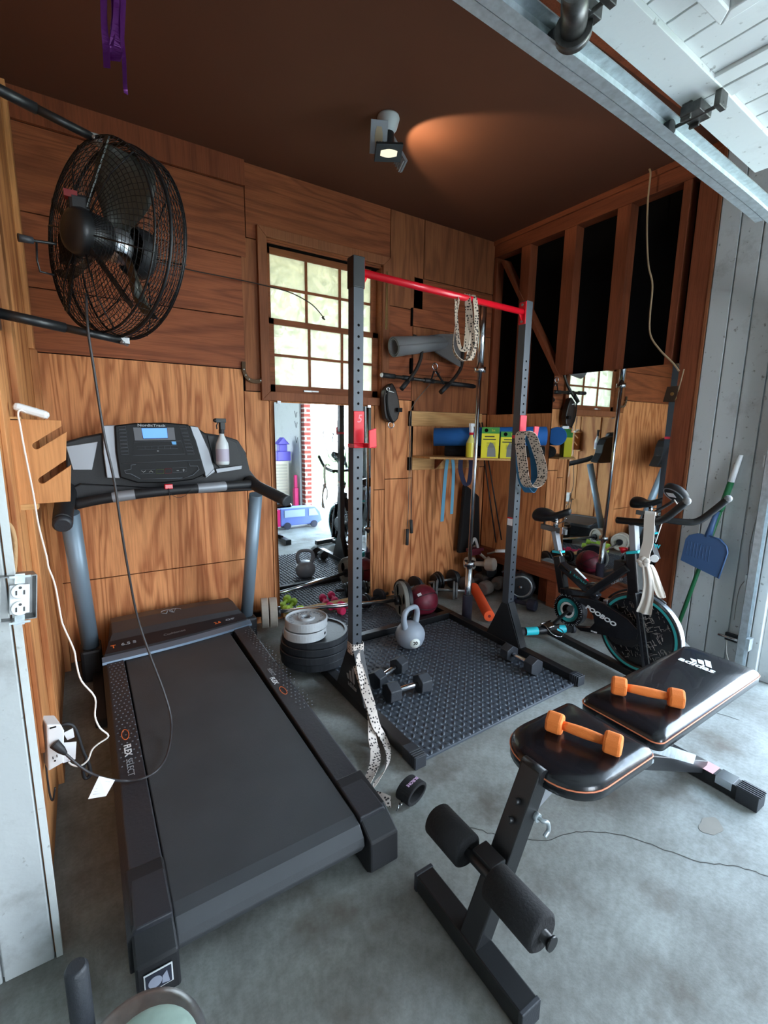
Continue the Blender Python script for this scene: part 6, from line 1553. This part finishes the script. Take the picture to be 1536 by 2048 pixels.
MB().text('W', .03, fr(onx(1314, 1093, 2.527), (0, -1, 0), (0, 0, 1)), bold=.001).obj('lettering', TURQ, bk)
m = MB(); p = onx(1309, 1117, 2.52); m.cyl(p, p+V((-.006, -.002, 0)), .020, n=20); m.obj('round_badge', WHITEP, bk)
# cloth tied to the bar
t = thing('tied_cloth', 'white cotton strip knotted and hanging from the bike handlebar', 'cloth', (2.36, 1.2, .7))
m = MB(); Xc = 2.355
pts = [onx(x, y, X) for x, y, X in ((1302, 1030, 2.41), (1301, 1023, 2.385), (1299, 1035, 2.358), (1298, 1060, Xc), (1296, 1085, Xc), (1290, 1105, Xc), (1288, 1120, Xc))]
m.ribbon(smooth_path(pts), (0, 1, -.02), .052, .003); m.obj('upper_strip', FLOW, t)
m = MB(); 
def sheet(rows, name, thick=.002):
    m = MB(); G_ = []
    for (xl, yl, xr, yr, X) in rows:
        a, b = onx(xl, yl, X), onx(xr, yr, X); G_.append([m.b.verts.new(a.lerp(b, j/6) + V((.012*math.sin(j*1.9+yl*.03), 0, 0))) for j in range(7)])
    for A, Bq in zip(G_, G_[1:]):
        for j in range(6): m._f((A[j], A[j+1], Bq[j+1], Bq[j]), True)
    o = m.obj(name, FLOW, t, rec=False); s = o.modifiers.new('s', 'SOLIDIFY'); s.thickness = thick
    o.modifiers.new('sub', 'SUBSURF').render_levels = 1
sheet([(1284, 1125, 1296, 1128, 2.35), (1284, 1145, 1303, 1148, 2.345), (1288, 1165, 1307, 1166, 2.345), (1286, 1195, 1308, 1195, 2.345), (1278, 1213, 1306, 1222, 2.35), (1271, 1224, 1305, 1233, 2.35)], 'hanging_tail')
sheet([(1296, 1130, 1303, 1128, 2.38), (1300, 1145, 1311, 1142, 2.40), (1307, 1170, 1320, 1165, 2.41), (1313, 1190, 1332, 1190, 2.41), (1322, 1197, 1332, 1196, 2.41)], 'hanging_tail')
m = MB()
kp = onx(1287, 1124, 2.35)
for k in range(5): 
    a = k*1.25; m.sph(kp + V((.0, .016*math.cos(a), .016*math.sin(a))), .017, 10, (.8, 1.2, .9))
m.obj('knot', FLOW, t)

# ================================================================ BROOM and DUSTPAN
b_top = onx(1482, 910, 3.055); b_low = onx(1352, 1262, 2.98)
bt = thing('broom', 'green handled broom leaning on the white siding', 'broom', (2.98, 1.3, 0))
m = MB(); d = b_top-b_low; g1 = onx(1460, 955, 3.045); m.tube([b_low, b_low.lerp(b_top, .86)], .0115, 12); m.obj('handle', GREENP, bt)
m = MB(); m.tube([b_low.lerp(b_top, .70), b_low.lerp(b_top, .72), b_low.lerp(b_top, .86)], [.0118, .0165, .0165], 12); m.obj('grip_sleeve', GREENP, bt)
m = MB(); m.tube([b_low.lerp(b_top, .86), b_low.lerp(b_top, 1.0)], [.0165, .012], 12); m.obj('white_grip', WHITEP, bt)
m = MB(); m.tube([b_low-d*.01, b_low+d*.04], .0155, 12); m.prism([(-.13, 0), (.13, 0), (.11, .05), (.03, .10), (-.03, .10), (-.11, .05)], .045, fr(b_low + V((-.02, .0, -.12)), (.25, -1, -.1), (0, 0, 1))); m.obj('broom_head', WHITEP, bt, bev=.008)
m = MB(); 
for k in range(26): x = -.125+k*.01; a = fr(b_low + V((-.0, 0, -.12)), (.25, -1, -.1), (0, 0, 1)); p = a @ V((x, 0, 0)); m.cyl(p, V((p.x, p.y, .002)), .005, .007, n=6)
m.obj('bristles', mat('pale bristles', (206, 200, 180), .8), bt)
dp = thing('dustpan', 'slate blue plastic dustpan clipped on the broom handle', 'dustpan', (2.97, 1.2, .7))
m = MB(); out = [(1361, 1120), (1371, 1078), (1378, 1070), (1396, 1066), (1415, 1071), (1440, 1078), (1454, 1095), (1456, 1106), (1437, 1157)]
A = [onx(x, y, 2.955) for x, y in out]
va = [m.b.verts.new(p) for p in A]; ctr_ = sum(A, V())/len(A); vb = [m.b.verts.new(ctr_.lerp(p, .93) + V((.03 if 0 < i < 8 else .012, 0, 0))) for i, p in enumerate(A)]
m._f(va)
for j in range(len(A)-1): m._f((va[j], va[j+1], vb[j+1], vb[j]))
o = m.obj('pan', BLUEP, dp, rec=False); s = o.modifiers.new('s', 'SOLIDIFY'); s.thickness = .003
m = MB()
for k in range(8): x = 1377+k*6.2; m.tube([onx(x, 1082+k*1.6, 2.954), onx(x-5, 1108+k*2.2, 2.954)], .003, 6)
m.obj('ribs', BLUEP, dp)
m = MB(); m.tube([onx(1437, 1157, 2.952), onx(1455, 1106, 2.952), onx(1452, 1092, 2.952), onx(1438, 1078, 2.952), onx(1412, 1070, 2.952)], .0045, 8); m.obj('rim', BLUEP, dp)
m = MB(); m.tube([onx(1416, 1074, 2.965), onx(1424, 1050, 2.97), onx(1435, 1022, 2.985)], [.020, .015, .013], 12); m.obj('handle', BLUEP, dp)

# ================================================================ HANGING WIRE, BRACKET, LAMP, RIBBONS, foreground weights
hp_ = [(1300, 300, 3.02), (1301, 350, 3.02), (1296, 400, 3.02), (1294, 470, 3.02), (1297, 530, 3.02), (1305, 570, 3.02), (1300, 630, 3.02), (1301, 670, 3.03), (1320, 700, 3.03), (1345, 725, 3.04), (1358, 742, 3.04)]
t = thing('hanging_wire', 'tan wire hanging from the ceiling down to the metal plate by the stud', 'wire', (3.02, 1.8, 2.9))
P = [onx(*p) for p in hp_]; P[0].z = min(P[0].z, 2.935); P[0] = V((3.02, P[1].y+.01, 2.938))
m = MB(); m.tube(smooth_path(P), .0055, 7); m.obj('wire', BEIGE, t)
m = MB(); m.tube([onx(1368, 738, 3.05), onx(1357, 780, 3.05)], .004, 6); m.obj('wire_end', BEIGE, t)
t = thing('metal_bracket', 'dark openwork metal plate screwed to the stud beside the wall mirror', 'bracket', (3.06, 1.5, 1.6))
m = MB(); c = onx(1345, 788, 3.045); MXb = fr(c, (0, -1, -.12), (0, .1, 1))
m.prism([(-.045, -.05), (.02, -.045), (.03, .0), (.025, .05), (-.04, .04)], .004, MXb); m.obj('plate', mat('dull brown metal', (70, 58, 48), .5, .6), t, bev=.002)
m = MB()
for dx, dy in ((-.012, .022), (.012, -.022), (.014, .022), (-.014, -.018)): m.tube([MXb @ V((dx+.013*math.cos(a), dy+.013*math.sin(a), -.004)) for a in [2*PI*i/14 for i in range(14)]], .003, 6, closed=True)
m.cyl(MXb @ V((0, 0, -.010)), MXb @ V((0, 0, .006)), .011, n=12); m.obj('scroll', BRASS, t)

lamp = thing('ceiling_lamp', 'three-panel folding lamp screwed into the brown ceiling', 'ceiling lamp', (1.45, 2.27, 2.94))
lc = V((1.456, 2.265, ZC))
m = MB(); m.lathe([(0, 0), (.055, 0), (.058, -.01), (.045, -.055), (.030, -.075), (0, -.075)], Matrix.Translation(lc), 28); m.obj('socket', mat('porcelain socket', (196, 202, 204), .4), lamp)
m = MB(); m.lathe([(0, -.06), (.030, -.07), (.034, -.13), (.026, -.17), (0, -.175)], Matrix.Translation(lc), 20); m.obj('lamp_body', BLACKM, lamp)
ctr_l = lc + V((0, 0, -.14))
LENS = mat('cream led lens', (240, 226, 190), .4, emit=.35); LENSD = mat('dull led lens', (178, 160, 132), .5)
for nm, cpos, nrm, upv, ln in (('a', V((1.372, 2.22, 2.80)), V((-.35, -.72, -.45)), V((0, 0, 1)), LENSD), ('b', V((1.40, 2.17, 2.715)), V((-.1, -.55, -.95)), V((.7, -.3, 0)), LENS), ('c', V((1.535, 2.285, 2.80)), V((.84, -.12, .50)), V((0, 0.2, 1)), LENS)):
    n_ = nrm.normalized(); x_ = upv.cross(n_).normalized(); MXl = fr(cpos, x_, n_.cross(x_))
    m = MB(); m.box((0, 0, -.008), (.085, .135, .016), MXl)
    for k in range(9): m.box((0, -.06+k*.015, -.020), (.08, .002, .012), MXl)
    pn = m.obj('lamp_panel', SILVER if nm != 'b' else mat('panel dark grey', (72, 76, 78), .4, .5), lamp, bev=.003)
    m = MB(); m.prism([(.020*math.cos(a), .042*math.sin(a) if abs(math.sin(a)) < .7 else .042*math.copysign(1, math.sin(a))) for a in [2*PI*i/20 for i in range(20)]], .002, MXl); m.obj('lens', ln, pn)
    m = MB(); m.tube([ctr_l, cpos - n_*.012], .008, 8); m.obj('arm', BLACKM, lamp)
light('ceiling_spot', 'SPOT', (1.57, 2.28, 2.75), V((-.85, .04, -.62)).to_track_quat('Z', 'Y').to_euler(), 6, (1, .80, .52), spot_size=math.radians(88), spot_blend=.3, shadow_soft_size=.02)  # added spot near the right panel, aimed to make the ceiling's bright ellipse

t = thing('foil_ribbons', 'shiny purple ribbons dangling from the ceiling at the upper left', 'ribbon', (.25, 2.28, 2.94))
for pts, wd in (([(207, -40), (208, 40), (212, 90), (214, 136)], .016), ([(222, -40), (228, 20), (226, 60), (222, 92)], .012), ([(240, -40), (238, 40), (232, 100), (228, 122)], .03), ([(246, -40), (244, 60), (248, 120), (250, 168), (252, 188)], .010)):
    P = [ony(x, y, 1.5) for x, y in pts]; P = smooth_path(P, 5); m = MB(); m.ribbon(P, [(1, .5*math.sin(i*.35), 0) for i in range(len(P))], wd, .0008); m.obj('ribbon', PURPLE, t)

# foreground: end of a loaded dumbbell rack post at the lower left corner
t = thing('weight_stand', 'dark rubber post and thick grey metal plate cut off at the lower left', 'weight stand', (-.05, .86, 0))
pb = onz(165, 2040, .22); pt_ = ony(150, 1932, pb.y)
m = MB(); m.tube([V((pb.x, pb.y, .0)), V((pb.x, pb.y, pt_.z-.008)), V((pb.x, pb.y, pt_.z))], [.020, .020, .015], 20); m.obj('post', RUBBER, t)
m = MB(); c = onz(282, 2160, .16); m.lathe([(0, .05), (.10, .05), (.115, .045), (.12, .03), (.112, .02), (.112, .014), (.118, .006), (.118, -.01), (.1, -.016), (0, -.016)], Matrix.Translation(c) @ Matrix.Rotation(.12, 4, 'X'), 44); m.obj('plate', STEEL, t)
m = MB(); m.lathe([(0, .066), (.075, .064), (.09, .05)], Matrix.Translation(c+V((.012, -.015, 0))) @ Matrix.Rotation(.12, 4, 'X'), 36); m.obj('painted_cap', mat('pale green paint', (156, 178, 166), .6, var=.15, vscale=30), t)
m = MB(); m.tube([V((c.x, c.y, 0)), V((c.x, c.y, c.z))], .03, 14); m.bar((pb.x, pb.y, .02), (c.x, c.y, .02), .05, .03); m.obj('base', BLACK, t)
bpy.context.view_layer.update()
